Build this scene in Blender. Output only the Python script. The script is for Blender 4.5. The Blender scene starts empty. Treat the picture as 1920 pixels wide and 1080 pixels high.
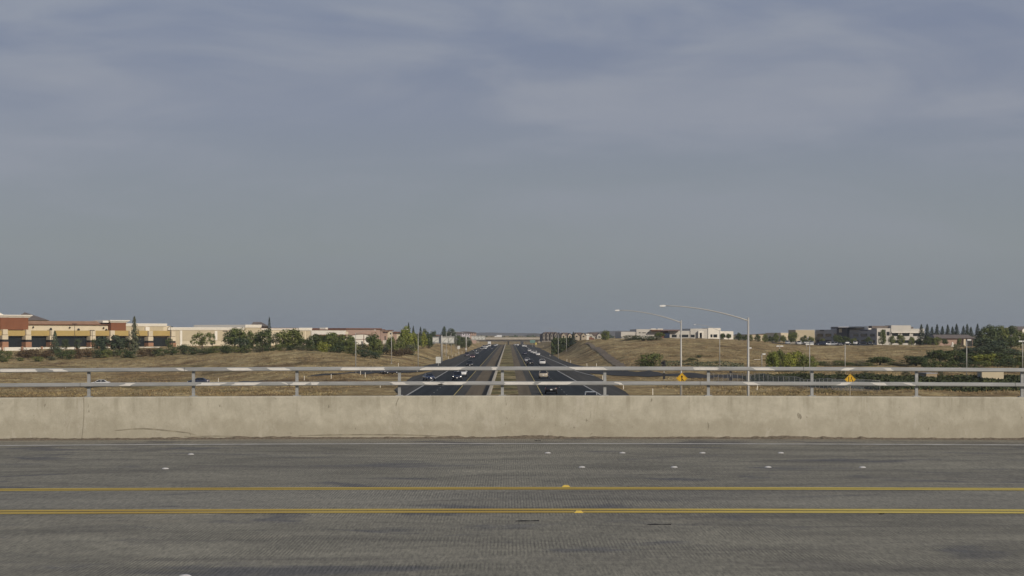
import bpy, bmesh, math, random
import numpy as np
from mathutils import Vector, Matrix
R = math.radians
SC = bpy.context.scene
COL = SC.collection
random.seed(7)
RNG = np.random.default_rng(11)

# ------------------------------------------------------------------ camera, sky, sun, exposure
HC, F, CX, CY = 9.3, 3800.0, 954.0, 627.0      # eye height above the freeway, focal length and vanishing point in photo pixels
cam_d = bpy.data.cameras.new("camera")
cam = bpy.data.objects.new("camera", cam_d)
COL.objects.link(cam)
cam.location = (0, 0, HC)
cam.rotation_euler = (R(90), 0, 0)
cam_d.sensor_width = 36.0
cam_d.lens = F / 1920 * 36
cam_d.shift_x = (960 - CX) / 1920
cam_d.shift_y = (CY - 540) / 1920
cam_d.clip_start = 0.5
cam_d.clip_end = 60000
SC.camera = cam

SUN_DIR = Vector((0.55, -0.69, 0.455)).normalized()
SUN_EL = math.asin(SUN_DIR.z)
SUN_AZ = math.atan2(SUN_DIR.x, SUN_DIR.y)
sun_d = bpy.data.lights.new("sun", 'SUN')
sun_d.energy = 3.0
sun_d.angle = R(0.6)
sun_d.color = (1.0, 0.90, 0.76)
sun = bpy.data.objects.new("sun", sun_d)
COL.objects.link(sun)
sun.rotation_euler = SUN_DIR.to_track_quat('Z', 'Y').to_euler()
sun.location = (80, -80, 90)

world = bpy.data.worlds.new("World")
SC.world = world
world.use_nodes = True
wn, wl = world.node_tree.nodes, world.node_tree.links
bg = wn["Background"]
sky = wn.new("ShaderNodeTexSky")
sky.sky_type = 'NISHITA'
sky.sun_disc = False
sky.sun_elevation = SUN_EL
sky.sun_rotation = SUN_AZ
sky.air_density = 1.0
sky.dust_density = 2.0
sky.ozone_density = 1.5
SKY_STR = 0.09
bg.inputs[1].default_value = SKY_STR
tc = wn.new("ShaderNodeTexCoord")
sep = wn.new("ShaderNodeSeparateXYZ")
wl.new(tc.outputs["Generated"], sep.inputs[0])
# thin grey haze layer that thickens towards the horizon, with high cirrus streaks in it
rampz = wn.new("ShaderNodeMapRange")
rampz.inputs[1].default_value = 0.12; rampz.inputs[2].default_value = 0.75
rampz.inputs[3].default_value = 0.93; rampz.inputs[4].default_value = 0.25
wl.new(sep.outputs[2], rampz.inputs[0])
def wmap(scale, rot=(0, 0, 0), loc=(0, 0, 0)):
    m = wn.new("ShaderNodeMapping")
    m.inputs["Scale"].default_value = scale
    m.inputs["Rotation"].default_value = rot
    m.inputs["Location"].default_value = loc
    wl.new(tc.outputs["Generated"], m.inputs[0])
    return m
def wnoise(m, scale, detail, rough, dist):
    n = wn.new("ShaderNodeTexNoise")
    n.inputs["Scale"].default_value = scale
    n.inputs["Detail"].default_value = detail
    n.inputs["Roughness"].default_value = rough
    n.inputs["Distortion"].default_value = dist
    wl.new(m.outputs[0], n.inputs["Vector"])
    return n
n1 = wnoise(wmap((3.0, 3.0, 11), (0, R(16), 0), (3.4, 0, 1.72)), 2.3, 4, 0.5, 0.7)
n2 = wnoise(wmap((5.0, 5.0, 30), (0, R(-14), 0), (1.3, 0, 4.1)), 1.8, 4, 0.5, 0.8)
addn = wn.new("ShaderNodeMath"); addn.operation = 'MULTIPLY_ADD'
wl.new(n2.outputs[0], addn.inputs[0]); addn.inputs[1].default_value = 0.24
wl.new(n1.outputs[0], addn.inputs[2])
cl = wn.new("ShaderNodeMapRange"); cl.interpolation_type = 'SMOOTHSTEP'
cl.inputs[1].default_value = 0.45; cl.inputs[2].default_value = 0.86
wl.new(addn.outputs[0], cl.inputs[0])
cz = wn.new("ShaderNodeMapRange"); cz.interpolation_type = 'SMOOTHSTEP'
cz.inputs[1].default_value = 0.02; cz.inputs[2].default_value = 0.10
cz.inputs[3].default_value = 0.08; cz.inputs[4].default_value = 1.0
wl.new(sep.outputs[2], cz.inputs[0])
clf = wn.new("ShaderNodeMath"); clf.operation = 'MULTIPLY'
wl.new(cl.outputs[0], clf.inputs[0]); wl.new(cz.outputs[0], clf.inputs[1])
def lin(r, g, b):
    f = lambda v: ((v / 255 + 0.055) / 1.055) ** 2.4 if v > 10 else v / 255 / 12.92
    return (f(r), f(g), f(b), 1)
def skyc(r, g, b):
    c = lin(r, g, b)
    return tuple(v / SKY_STR for v in c[:3]) + (1,)
hz = wn.new("ShaderNodeValToRGB")          # haze colour by elevation
hz.color_ramp.elements[0].position = 0.0; hz.color_ramp.elements[0].color = (*[v for v in lin(130, 138, 146)[:3]], 1)
hz.color_ramp.elements[1].position = 0.9; hz.color_ramp.elements[1].color = (*[v for v in lin(122, 130, 152)[:3]], 1)
for p, c in ((0.10, (133, 140, 146)), (0.25, (137, 144, 148)), (0.45, (135, 142, 152)), (0.65, (131, 138, 155))):
    e = hz.color_ramp.elements.new(p); e.color = lin(*c)
zz = wn.new("ShaderNodeMath"); zz.operation = 'MULTIPLY'; zz.inputs[1].default_value = 6.0
wl.new(sep.outputs[2], zz.inputs[0]); wl.new(zz.outputs[0], hz.inputs[0])
cmix = wn.new("ShaderNodeMix"); cmix.data_type = 'RGBA'
wl.new(clf.outputs[0], cmix.inputs[0]); wl.new(hz.outputs[0], cmix.inputs[6])
cmix.inputs[7].default_value = lin(147, 151, 163)
sc = wn.new("ShaderNodeVectorMath"); sc.operation = 'SCALE'
wl.new(cmix.outputs[2], sc.inputs[0]); sc.inputs[3].default_value = 1 / SKY_STR
smix = wn.new("ShaderNodeMix"); smix.data_type = 'RGBA'
wl.new(rampz.outputs[0], smix.inputs[0]); wl.new(sky.outputs[0], smix.inputs[6]); wl.new(sc.outputs[0], smix.inputs[7])
wl.new(smix.outputs[2], bg.inputs[0])

SC.view_settings.view_transform = 'Standard'
SC.view_settings.look = 'None'
SC.view_settings.exposure = 0.0
SC.view_settings.gamma = 1.0
SC.render.engine = 'CYCLES'
SC.cycles.use_denoising = True
SC.cycles.max_bounces = 6
SC.cycles.transparent_max_bounces = 12
SC.cycles.volume_bounces = 0

# ------------------------------------------------------------------ helpers
def P(px, py, Y):
    return Vector(((px - CX) / F * Y, Y, HC - (py - CY) / F * Y))
def XA(px, Y):
    return (px - CX) / F * Y
def ZA(py, Y):
    return HC - (py - CY) / F * Y

MATS = {}
def mat(name, col, rough=0.8, amt=0.0, scale=1.0, metal=0.0, emit=0.0, stretch=(1, 1, 1), bump=0.0, spec=0.3):
    if name in MATS:
        return MATS[name]
    m = bpy.data.materials.new(name); m.use_nodes = True
    nt = m.node_tree; b = nt.nodes["Principled BSDF"]
    b.inputs["Base Color"].default_value = (*col, 1)
    b.inputs["Roughness"].default_value = rough
    b.inputs["Metallic"].default_value = metal
    b.inputs["Specular IOR Level"].default_value = spec
    if emit:
        b.inputs["Emission Color"].default_value = (*col, 1)
        b.inputs["Emission Strength"].default_value = emit
    if amt or bump:
        g = nt.nodes.new("ShaderNodeNewGeometry")
        mp = nt.nodes.new("ShaderNodeMapping"); mp.inputs["Scale"].default_value = stretch
        nt.links.new(g.outputs["Position"], mp.inputs[0])
        n = nt.nodes.new("ShaderNodeTexNoise"); n.inputs["Scale"].default_value = scale; n.inputs["Detail"].default_value = 6
        n.inputs["Roughness"].default_value = 0.6
        nt.links.new(mp.outputs[0], n.inputs["Vector"])
        r = nt.nodes.new("ShaderNodeValToRGB")
        r.color_ramp.elements[0].position = 0.3; r.color_ramp.elements[1].position = 0.72
        r.color_ramp.elements[0].color = (*[c * (1 - amt) for c in col], 1)
        r.color_ramp.elements[1].color = (*[min(1, c * (1 + amt)) for c in col], 1)
        nt.links.new(n.outputs[0], r.inputs[0]); nt.links.new(r.outputs[0], b.inputs["Base Color"])
        if bump:
            bp = nt.nodes.new("ShaderNodeBump"); bp.inputs["Strength"].default_value = bump
            nt.links.new(n.outputs[0], bp.inputs["Height"]); nt.links.new(bp.outputs[0], b.inputs["Normal"])
    MATS[name] = m
    return m

class MB:
    def __init__(s): s.v = []; s.f = []; s.sm = []
    def add(s, vs, fs, smooth=False):
        o = len(s.v); s.v += [tuple(v) for v in vs]
        for f in fs: s.f.append(tuple(i + o for i in f)); s.sm.append(smooth)
        return s
    def box(s, x0, x1, y0, y1, z0, z1, ch=0.0):
        if ch:
            vs = []
            for z, c in ((z0, 0), (z1 - ch, 0), (z1, ch)):
                vs += [(x0 + c, y0 + c, z), (x1 - c, y0 + c, z), (x1 - c, y1 - c, z), (x0 + c, y1 - c, z)]
            fs = [(3, 2, 1, 0), (8, 9, 10, 11)]
            for k in (0, 4):
                for i in range(4): fs.append((k + i, k + (i + 1) % 4, k + 4 + (i + 1) % 4, k + 4 + i))
            return s.add(vs, fs)
        vs = [(x0, y0, z0), (x1, y0, z0), (x1, y1, z0), (x0, y1, z0), (x0, y0, z1), (x1, y0, z1), (x1, y1, z1), (x0, y1, z1)]
        return s.add(vs, [(3, 2, 1, 0), (4, 5, 6, 7), (0, 1, 5, 4), (1, 2, 6, 5), (2, 3, 7, 6), (3, 0, 4, 7)])
    def tube(s, pts, rad, n=8, cap=True):
        pts = [Vector(p) for p in pts]
        rads = rad if isinstance(rad, (list, tuple)) else [rad] * len(pts)
        rings = []
        vs = []; fs = []
        for i, p in enumerate(pts):
            d = (pts[min(i + 1, len(pts) - 1)] - pts[max(i - 1, 0)]).normalized()
            a = d.cross(Vector((0, 1, 0)) if abs(d.y) < 0.9 else Vector((1, 0, 0))).normalized()
            b = d.cross(a)
            for k in range(n):
                t = 2 * math.pi * k / n
                vs.append(p + (a * math.cos(t) + b * math.sin(t)) * rads[i])
        for i in range(len(pts) - 1):
            for k in range(n):
                fs.append((i * n + k, i * n + (k + 1) % n, (i + 1) * n + (k + 1) % n, (i + 1) * n + k))
        if cap:
            fs.append(tuple(reversed(range(n)))); fs.append(tuple((len(pts) - 1) * n + k for k in range(n)))
        return s.add(vs, fs, True)
    def prism(s, poly, axis, a, b):
        # poly: list of 2-D points; extruded along axis from a to b
        n = len(poly)
        def mk(p, t):
            if axis == 'x': return (t, p[0], p[1])
            if axis == 'y': return (p[0], t, p[1])
            return (p[0], p[1], t)
        vs = [mk(p, a) for p in poly] + [mk(p, b) for p in poly]
        fs = [tuple(range(n)), tuple(reversed(range(n, 2 * n)))]
        for i in range(n): fs.append((i, n + i, n + (i + 1) % n, (i + 1) % n))
        return s.add(vs, fs)
    def build(s, name, m, parent=None, loc=(0, 0, 0), flip=False):
        me = bpy.data.meshes.new(name)
        me.from_pydata(s.v, [], s.f)
        me.polygons.foreach_set("use_smooth", s.sm)
        me.materials.append(m)
        bm = bmesh.new(); bm.from_mesh(me)
        bmesh.ops.recalc_face_normals(bm, faces=bm.faces)
        bm.to_mesh(me); bm.free()
        o = bpy.data.objects.new(name, me); COL.objects.link(o)
        o.location = loc
        if parent: o.parent = parent
        return o

def tag(o, label=None, cat=None, group=None, kind=None):
    if label: o["label"] = label
    if cat: o["category"] = cat
    if group: o["group"] = group
    if kind: o["kind"] = kind
    return o
def thing(name, label, cat, loc, rotz=0.0, group=None, scale=None):
    o = bpy.data.objects.new(name, None); COL.objects.link(o)
    o.location = loc; o.rotation_euler = (0, 0, rotz); o.empty_display_size = 0.5
    if scale: o.scale = scale
    return tag(o, label, cat, group)
def inst(name, me, parent, m=None, loc=(0, 0, 0), rot=(0, 0, 0)):
    o = bpy.data.objects.new(name, me); COL.objects.link(o)
    o.parent = parent; o.location = loc; o.rotation_euler = rot
    if m:
        o.material_slots[0].link = 'OBJECT'; o.material_slots[0].material = m
    return o
ORD = "first second third fourth fifth sixth seventh eighth ninth tenth eleventh twelfth thirteenth fourteenth fifteenth sixteenth seventeenth eighteenth nineteenth twentieth".split()

# ------------------------------------------------------------------ terrain height
CP = [  # photo column, photo row, distance
 (-150,745,300),(-150,725,450),(-150,690,600),(-150,655,740),(-150,650,900),
 (0,745,300),(0,728,450),(0,700,560),(0,680,650),(0,668,700),(0,652,748),(0,649,800),
 (150,742,305),(150,727,455),(150,702,560),(150,680,640),(150,667,692),(150,652,755),
 (300,740,310),(300,723,460),(300,700,560),(300,680,625),(300,666,675),(300,654,740),(300,650,800),
 (400,740,312),(400,722,450),(400,700,540),(400,675,610),(400,661,660),(400,653,730),
 (500,740,312),(500,720,440),(500,703,490),(500,685,545),(500,664,610),(500,659,640),(500,654,720),
 (600,741,312),(600,712,440),(600,690,505),(600,668,570),(600,660,605),(600,656,700),
 (690,698,480),(680,682,535),(680,672,570),(700,668,620),(720,660,700),
 (760,683,590),(760,675,620),(770,662,720),(770,652,820),(800,672,690),(810,655,830),(840,650,960),(880,647,1150),
 (600,647,900),(700,645,950),(780,642,1050),
 (1120,697,500),(1100,688,540),(1100,672,640),(1100,655,740),(1100,641,860),
 (1060,664,800),(1060,650,850),(1060,640,920),(1030,650,1050),(1022,642,1180),
 (1200,700,460),(1200,686,500),(1200,668,580),(1200,652,680),(1200,637,830),(1200,635,880),
 (1300,714,400),(1300,700,440),(1300,684,490),(1300,667,570),(1300,650,680),(1300,636,850),(1300,635,900),
 (1400,741,305),(1400,720,370),(1400,705,425),(1400,685,490),(1400,665,590),(1400,648,720),(1400,641,850),(1400,638,950),
 (1500,740,302),(1500,722,355),(1500,706,415),(1500,686,500),(1500,668,620),(1500,655,740),(1500,647,870),(1500,645,950),
 (1620,740,300),(1620,722,350),(1620,706,410),(1620,688,500),(1620,670,600),(1620,655,730),(1620,649,820),(1620,647,900),
 (1750,740,298),(1750,722,345),(1750,708,400),(1750,690,480),(1750,665,620),(1750,652,740),(1750,648,790),(1750,647,950),
 (1900,741,292),(1900,722,340),(1900,708,395),(1900,690,470),(1900,668,600),(1900,655,740),(1900,652,850),
 (2080,741,292),(2080,710,395),(2080,680,560),(2080,655,800),
]
_cp = []
for px, py, Y in CP:
    _cp.append((XA(px, Y), Y, ZA(py, Y)))
for a in (-900, -500, 0, 300, 600, 800, 1100, 1400, 1700, 2000, 2500, 2900):
    for Y, z in ((1400, 5.2), (2400, 5.0)):
        _cp.append((XA(a, Y), Y, z))
for a in (1100, 1200, 1300, 1400, 1550, 1700, 1850):
    for Y, z in ((1030, 5.6), (1180, 5.3)):
        _cp.append((XA(a, Y), Y, z))
for a in (-900, -500, 2500, 2900):
    for Y, z in ((300, 1.0), (500, 1.0), (700, 3.0), (950, 4.5)):
        _cp.append((XA(a, Y), Y, z))
for a in (-900, 0, 500, 1400, 1900, 2900):
    for Y in (90, 170, 240):
        _cp.append((XA(a, Y), Y, 0.1))
_cp = np.array(_cp)
def _feat(X, Y):
    return np.stack([X / Y * 38.0 * 0.75, 9.0 * np.log(Y / 300.0)], -1)
_cf = _feat(_cp[:, 0], _cp[:, 1])
def _phi(r2):
    return 0.5 * r2 * np.log(r2 + 1e-9)
_n = len(_cf)
_K = _phi(((_cf[:, None] - _cf[None]) ** 2).sum(-1)) + np.eye(_n) * 0.02
_Pm = np.concatenate([np.ones((_n, 1)), _cf], 1)
_A = np.zeros((_n + 3, _n + 3)); _A[:_n, :_n] = _K; _A[:_n, _n:] = _Pm; _A[_n:, :_n] = _Pm.T
_w = np.linalg.solve(_A, np.concatenate([_cp[:, 2], np.zeros(3)]))
def sstep(a, b, x):
    t = np.clip((x - a) / (b - a), 0, 1); return t * t * (3 - 2 * t)
def gz(X, Y):
    X = np.atleast_1d(np.asarray(X, float)); Y = np.atleast_1d(np.asarray(Y, float))
    X, Y = np.broadcast_arrays(X, Y)
    sh = X.shape; X = X.ravel(); Y = Y.ravel()
    out = np.empty(len(X))
    Yc = np.clip(Y, 60, 2500)
    Xc = np.clip(X / np.maximum(Yc, 1), -0.5, 0.5) * Yc
    for i in range(0, len(X), 8000):
        f = _feat(Xc[i:i + 8000], Yc[i:i + 8000])
        d = ((f[:, None] - _cf[None]) ** 2).sum(-1)
        out[i:i + 8000] = _phi(d) @ _w[:_n] + _w[_n] + f @ _w[_n + 1:]
    out = np.clip(out, -6, 12)
    out = out + (5.0 - out) * sstep(1400, 2400, Y)
    # small lumps of the rough grass land
    lump = 0.26 * np.sin(X * 0.31 + 1.7 * np.sin(Y * 0.043)) * np.sin(Y * 0.21 + 2.1 * np.sin(X * 0.057)) + 0.13 * np.sin(X * 0.83 + Y * 0.47) * np.sin(Y * 0.39 - X * 0.2)
    out = out + lump
    # low earth bank along the near side of the exit ramp
    by = np.interp(X, [-240, -150, -104, -80, -58, -40, -31], [448, 459, 446, 440, 443, 450, 468])
    out = out + 0.60 * np.exp(-((Y - by) / 3.2) ** 2) * sstep(29, 37, -X)
    # the freeway's flat bed
    wl_ = sstep(20.5, 34, -X); wr_ = sstep(20.5, 34, X)
    k = np.maximum(wl_, wr_)
    out = -0.15 + (out + 0.15) * k
    # approach banks at both ends of the overpass
    e = sstep(48, 66, np.abs(X)) * sstep(-40, -8, Y) * (1 - sstep(52, 95, Y))
    top = 7.0 - 0.014 * np.clip(np.abs(X) - 10, 0, 250)
    out = out * (1 - e) + top * e
    return out.reshape(sh)
def g1(X, Y): return float(gz(X, Y)[0])
def hit(px, py, y0=200.0, y1=2400.0):
    Ys = np.arange(y0, y1, 1.0)
    Xs = (px - CX) / F * Ys
    zr = HC - (py - CY) / F * Ys
    d = zr - gz(Xs, Ys)
    i = int(np.argmax(d < 0)) if (d < 0).any() else len(Ys) - 1
    return Vector((Xs[i], Ys[i], zr[i] if (d < 0).any() else g1(Xs[i], Ys[i])))
def onY(px, Y):
    X = XA(px, Y); return Vector((X, Y, g1(X, Y)))

# ------------------------------------------------------------------ setting: ground, freeway, ramps, deck
def ramp_nodes(nt, src, stops):
    r = nt.nodes.new("ShaderNodeValToRGB")
    els = r.color_ramp.elements
    els[0].position = stops[0][0]; els[0].color = (*stops[0][1], 1)
    els[1].position = stops[-1][0]; els[1].color = (*stops[-1][1], 1)
    for p, c in stops[1:-1]:
        e = els.new(p); e.color = (*c, 1)
    nt.links.new(src, r.inputs[0]); return r.outputs[0]
def noise(nt, vec, scale, stretch=(1, 1, 1), detail=5, rough=0.6, dist=0.0):
    mp = nt.nodes.new("ShaderNodeMapping"); mp.inputs["Scale"].default_value = stretch
    nt.links.new(vec, mp.inputs[0])
    n = nt.nodes.new("ShaderNodeTexNoise"); n.inputs["Scale"].default_value = scale
    n.inputs["Detail"].default_value = detail; n.inputs["Roughness"].default_value = rough; n.inputs["Distortion"].default_value = dist
    nt.links.new(mp.outputs[0], n.inputs["Vector"]); return n.outputs[0]
def mixc(nt, fac, a, b, mode='MIX'):
    m = nt.nodes.new("ShaderNodeMix"); m.data_type = 'RGBA'; m.blend_type = mode
    if isinstance(fac, (int, float)): m.inputs[0].default_value = fac
    else: nt.links.new(fac, m.inputs[0])
    for i, v in ((6, a), (7, b)):
        if isinstance(v, tuple): m.inputs[i].default_value = (*v, 1)
        else: nt.links.new(v, m.inputs[i])
    return m.outputs[2]
def mrange(nt, src, a, b, c=0.0, d=1.0, smooth=True):
    m = nt.nodes.new("ShaderNodeMapRange"); m.interpolation_type = 'SMOOTHSTEP' if smooth else 'LINEAR'
    m.inputs[1].default_value = a; m.inputs[2].default_value = b; m.inputs[3].default_value = c; m.inputs[4].default_value = d
    nt.links.new(src, m.inputs[0]); return m.outputs[0]
def newmat(name, rough=0.9, spec=0.2):
    m = bpy.data.materials.new(name); m.use_nodes = True
    nt = m.node_tree; b = nt.nodes["Principled BSDF"]; b.inputs["Roughness"].default_value = rough
    b.inputs["Specular IOR Level"].default_value = spec
    g = nt.nodes.new("ShaderNodeNewGeometry")
    MATS[name] = m
    return m, nt, b, g.outputs["Position"]
def bump(nt, b, h, strength, dist=0.05):
    bp = nt.nodes.new("ShaderNodeBump"); bp.inputs["Strength"].default_value = strength; bp.inputs["Distance"].default_value = dist
    nt.links.new(h, bp.inputs["Height"]); nt.links.new(bp.outputs[0], b.inputs["Normal"])

def grass_material(name, tints, green=0.25):
    m, nt, b, pos = newmat(name, 1.0, 0.05)
    big = noise(nt, pos, 0.021, (1, 0.55, 0.3), 6, 0.62, 1.2)
    col = ramp_nodes(nt, big, tints)
    mid = noise(nt, pos, 0.16, (0.55, 0.35, 1), 7, 0.68, 0.8)
    col = mixc(nt, mrange(nt, mid, 0.42, 0.68), col, (0.48, 0.39, 0.22))
    brn = noise(nt, pos, 0.055, (0.35, 0.9, 1), 5, 0.6, 1.5)
    col = mixc(nt, mrange(nt, brn, 0.52, 0.68, 0, 0.85), col, (0.145, 0.098, 0.06))
    gr = noise(nt, pos, 0.034, (0.6, 1.1, 1), 5, 0.6, 1.0)
    col = mixc(nt, mrange(nt, gr, 0.53, 0.70, 0, green * 2.4), col, (0.115, 0.115, 0.05))
    rough_ = noise(nt, pos, 0.42, (0.8, 0.16, 1), 7, 0.72, 0.6)
    col = mixc(nt, 0.9, col, ramp_nodes(nt, rough_, [(0.34, (0.60, 0.57, 0.52)), (0.5, (1.0, 0.99, 0.97)), (0.66, (1.32, 1.32, 1.30))]), 'MULTIPLY')
    fine = noise(nt, pos, 1.6, (1, 0.4, 1), 6, 0.75)
    col = mixc(nt, 0.75, col, ramp_nodes(nt, fine, [(0.3, (0.42, 0.40, 0.38)), (0.7, (1.25, 1.25, 1.2))]), 'MULTIPLY')
    nt.links.new(col, b.inputs["Base Color"])
    bump(nt, b, fine, 0.8, 0.4)
    return m
GRASS = grass_material("dry_grass_ground", [(0.3, (0.22, 0.155, 0.08)), (0.45, (0.37, 0.285, 0.15)), (0.58, (0.28, 0.20, 0.105)), (0.72, (0.47, 0.375, 0.205))])
GRASS_TUFT = grass_material("dry_grass_blades", [(0.3, (0.26, 0.185, 0.095)), (0.45, (0.42, 0.33, 0.175)), (0.58, (0.33, 0.24, 0.125)), (0.72, (0.54, 0.435, 0.24))])
MEDIAN = grass_material("median_weeds", [(0.3, (0.10, 0.105, 0.05)), (0.5, (0.135, 0.125, 0.065)), (0.75, (0.13, 0.14, 0.06))], 0.5)

# ground: one fan shaped sheet, fine where it is seen, reaching the horizon
us = np.concatenate([np.linspace(-2.2, -0.32, 14)[:-1], np.linspace(-0.32, 0.32, 230), np.linspace(0.32, 2.2, 14)[1:]])
ys = np.concatenate([np.linspace(-160, 240, 70)[:-1], np.geomspace(240, 1100, 260)[:-1], np.geomspace(1100, 60000, 90)])
GXX = np.empty((len(ys), len(us))); GYY = np.empty_like(GXX)
for i, y in enumerate(ys):
    GXX[i] = us * (max(y, 240) if y > 240 else 240 + (240 - y) * 0.2); GYY[i] = y
GZZ = gz(GXX, GYY)
GZZ = np.where(GYY > 2400, 5.0, GZZ)
nv = GXX.size; nc = len(us)
me = bpy.data.meshes.new("ground")
idx = np.arange(nv).reshape(len(ys), nc)
fa = np.stack([idx[:-1, :-1], idx[:-1, 1:], idx[1:, 1:], idx[1:, :-1]], -1).reshape(-1, 4)
me.from_pydata(np.stack([GXX.ravel(), GYY.ravel(), GZZ.ravel()], -1).tolist(), [], fa.tolist())
me.polygons.foreach_set("use_smooth", [True] * len(fa)); me.materials.append(GRASS)
ground = bpy.data.objects.new("ground", me); COL.objects.link(ground); tag(ground, kind="structure")

def interp(tab, y):
    return float(np.interp(y, [t[0] for t in tab], [t[1] for t in tab]))
def strip(name, left, right, z, m, y0=55.0, y1=1860.0, step=12.0, on_ground=False):
    L = left if isinstance(left, list) else [(0, left)]
    Rr = right if isinstance(right, list) else [(0, right)]
    Y = np.arange(y0, y1 + step, step); vs = []; fs = []
    for i, y in enumerate(Y):
        vs += [(interp(L, y), y, z), (interp(Rr, y), y, z)]
        if i: fs.append((2 * i - 2, 2 * i - 1, 2 * i + 1, 2 * i))
    mb = MB(); mb.add(vs, fs); return mb
def asphalt(name, col, amt=0.25):
    m, nt, b, pos = newmat(name, 0.95, 0.08)
    st = noise(nt, pos, 0.9, (1, 0.012, 1), 4, 0.55)
    c = ramp_nodes(nt, st, [(0.3, tuple(v * (1 - amt) for v in col)), (0.7, tuple(v * (1 + amt) for v in col))])
    pt = noise(nt, pos, 0.05, (1, 0.3, 1), 4, 0.6)
    c = mixc(nt, mrange(nt, pt, 0.55, 0.75, 0, 0.35), c, tuple(v * 1.6 for v in col))
    fn = noise(nt, pos, 14, (1, 1, 1), 3, 0.7)
    c = mixc(nt, 0.5, c, ramp_nodes(nt, fn, [(0.3, (0.7, 0.7, 0.7)), (0.7, (1.25, 1.25, 1.25))]), 'MULTIPLY')
    nt.links.new(c, b.inputs["Base Color"]); return m
LANES = asphalt("lane_asphalt", (0.030, 0.034, 0.037))
OLD = asphalt("old_asphalt", (0.068, 0.066, 0.060))
DIRT = asphalt("shoulder_dirt", (0.142, 0.116, 0.080), 0.2)
RAMPM = asphalt("ramp_asphalt", (0.058, 0.058, 0.058), 0.12)
WHITE = mat("road_white_paint", (0.36, 0.355, 0.33), 0.7, 0.25, 2.0)
YELL = mat("road_yellow_paint", (0.40, 0.32, 0.11), 0.7, 0.3, 1.4)

LE = [(55, -16.4), (313, -16.8), (343, -19.3), (443, -21.2), (500, -19.8), (520, -19.2), (640, -21.8), (1000, -22.1), (1860, -22.4)]
RE = [(55, 15.2), (200, 15.4), (330, 19.0), (480, 19.4), (640, 18.9), (900, 19.8), (1430, 21.6), (1860, 22)]
road = strip("l", -15.7, -8.5, 0.0, LANES); road.add(*[(q.v, q.f) for q in [strip("r", 4.9, [(55, 13.9), (330, 13.9), (530, 12.5), (1860, 12.4)], 0.0, LANES)]][0])
tag(road.build("freeway", LANES), kind="structure")
sh = strip("a", LE, -15.7, 0.0, OLD)
for a, b_ in ((-8.5, -6.7), (3.5, 4.9), ([(55, 13.9), (330, 13.9), (530, 12.5), (1860, 12.4)], RE)):
    q = strip("b", a, b_, 0.0, OLD); sh.add(q.v, q.f)
tag(sh.build("freeway_shoulder", OLD), kind="structure")
dm = strip("c", -6.7, -3.2, 0.0, DIRT); q = strip("d", 1.5, 3.5, 0.0, DIRT); dm.add(q.v, q.f)
tag(dm.build("dirt_shoulder", DIRT), kind="structure")
tag(strip("e", -2.9, 1.5, 0.0, MEDIAN).build("median", MEDIAN), kind="structure")
mk = strip("m", -15.72, -15.42, 0.008, WHITE, 55, 560)
for k in range(60):
    y = 575 + k * 15
    if y < 1500: q = strip("m", -15.75, -15.40, 0.008, WHITE, y, y + 5, 5); mk.add(q.v, q.f)
for k in range(100):
    y = 60 + k * 14.6
    q = strip("m", -12.02, -11.88, 0.008, WHITE, y, y + 2.4, 2.4); mk.add(q.v, q.f)
    q = strip("m", 8.85, 8.99, 0.008, WHITE, y + 3, y + 5.4, 2.4); mk.add(q.v, q.f)
w = lambda t, d: [(y, x + d) for y, x in t]
RI = [(55, 13.6), (320, 14.1), (530, 12.35), (700, 12.35)]
RO = [(440, 19.9), (473, 18.3), (523, 16.8), (600, 16.9), (736, 15.7), (884, 14.2), (1860, 12.3)]
for t, a, b_ in ((RI, 55, 545), (RO, 455, 1850)):
    q = strip("m", w(t, -0.15), w(t, 0.15), 0.009, WHITE, a, b_); mk.add(q.v, q.f)
tag(mk.build("white_lane_lines", WHITE), kind="structure")
mk = strip("m", -8.46, -8.30, 0.008, YELL); q = strip("m", 5.04, 5.20, 0.008, YELL); mk.add(q.v, q.f)
tag(mk.build("yellow_edge_lines", YELL), kind="structure")

def path_sheet(pts, width, lift, n=120, wlist=None):
    pts = [Vector((p[0], p[1])) for p in pts]
    d = [0]
    for a, b_ in zip(pts, pts[1:]): d.append(d[-1] + (b_ - a).length)
    # smooth the path
    t = np.linspace(0, d[-1], n)
    X = np.interp(t, d, [p.x for p in pts]); Y = np.interp(t, d, [p.y for p in pts])
    k = max(3, n // 12) | 1
    ker = np.ones(k) / k
    pad = k // 2
    X = np.convolve(np.pad(X, pad, mode='reflect', reflect_type='odd'), ker, 'valid'); Y = np.convolve(np.pad(Y, pad, mode='reflect', reflect_type='odd'), ker, 'valid')
    tx = np.gradient(X); ty = np.gradient(Y); L = np.hypot(tx, ty); tx /= L; ty /= L
    W = np.full(n, width) if wlist is None else np.interp(t, np.linspace(0, d[-1], len(wlist)), wlist)
    cols = np.linspace(-0.5, 0.5, 7)
    vs = []; fs = []
    PX = X[:, None] - ty[:, None] * cols[None] * W[:, None]; PY = Y[:, None] + tx[:, None] * cols[None] * W[:, None]
    PZ = gz(PX, PY) + lift
    for i in range(n):
        for j in range(7):
            vs.append((PX[i, j], PY[i, j], PZ[i, j]))
            if i and j: fs.append(((i - 1) * 7 + j - 1, (i - 1) * 7 + j, i * 7 + j, i * 7 + j - 1))
    return MB().add(vs, fs, True)
RL = [(-18.5, 760), (-19.5, 640), (-22.5, 545), (-28, 492), (-40, 461), (-58, 452), (-80, 449), (-104, 455), (-150, 468), (-230, 458)]
RR = [(15.2, 760), (16.5, 640), (19.5, 530), (25.5, 474), (34, 432), (50, 408), (75, 398), (110, 392), (160, 380), (240, 330)]
tag(path_sheet(RL, 8.0, 0.10, 160).build("exit_ramp", RAMPM), kind="structure")
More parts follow.
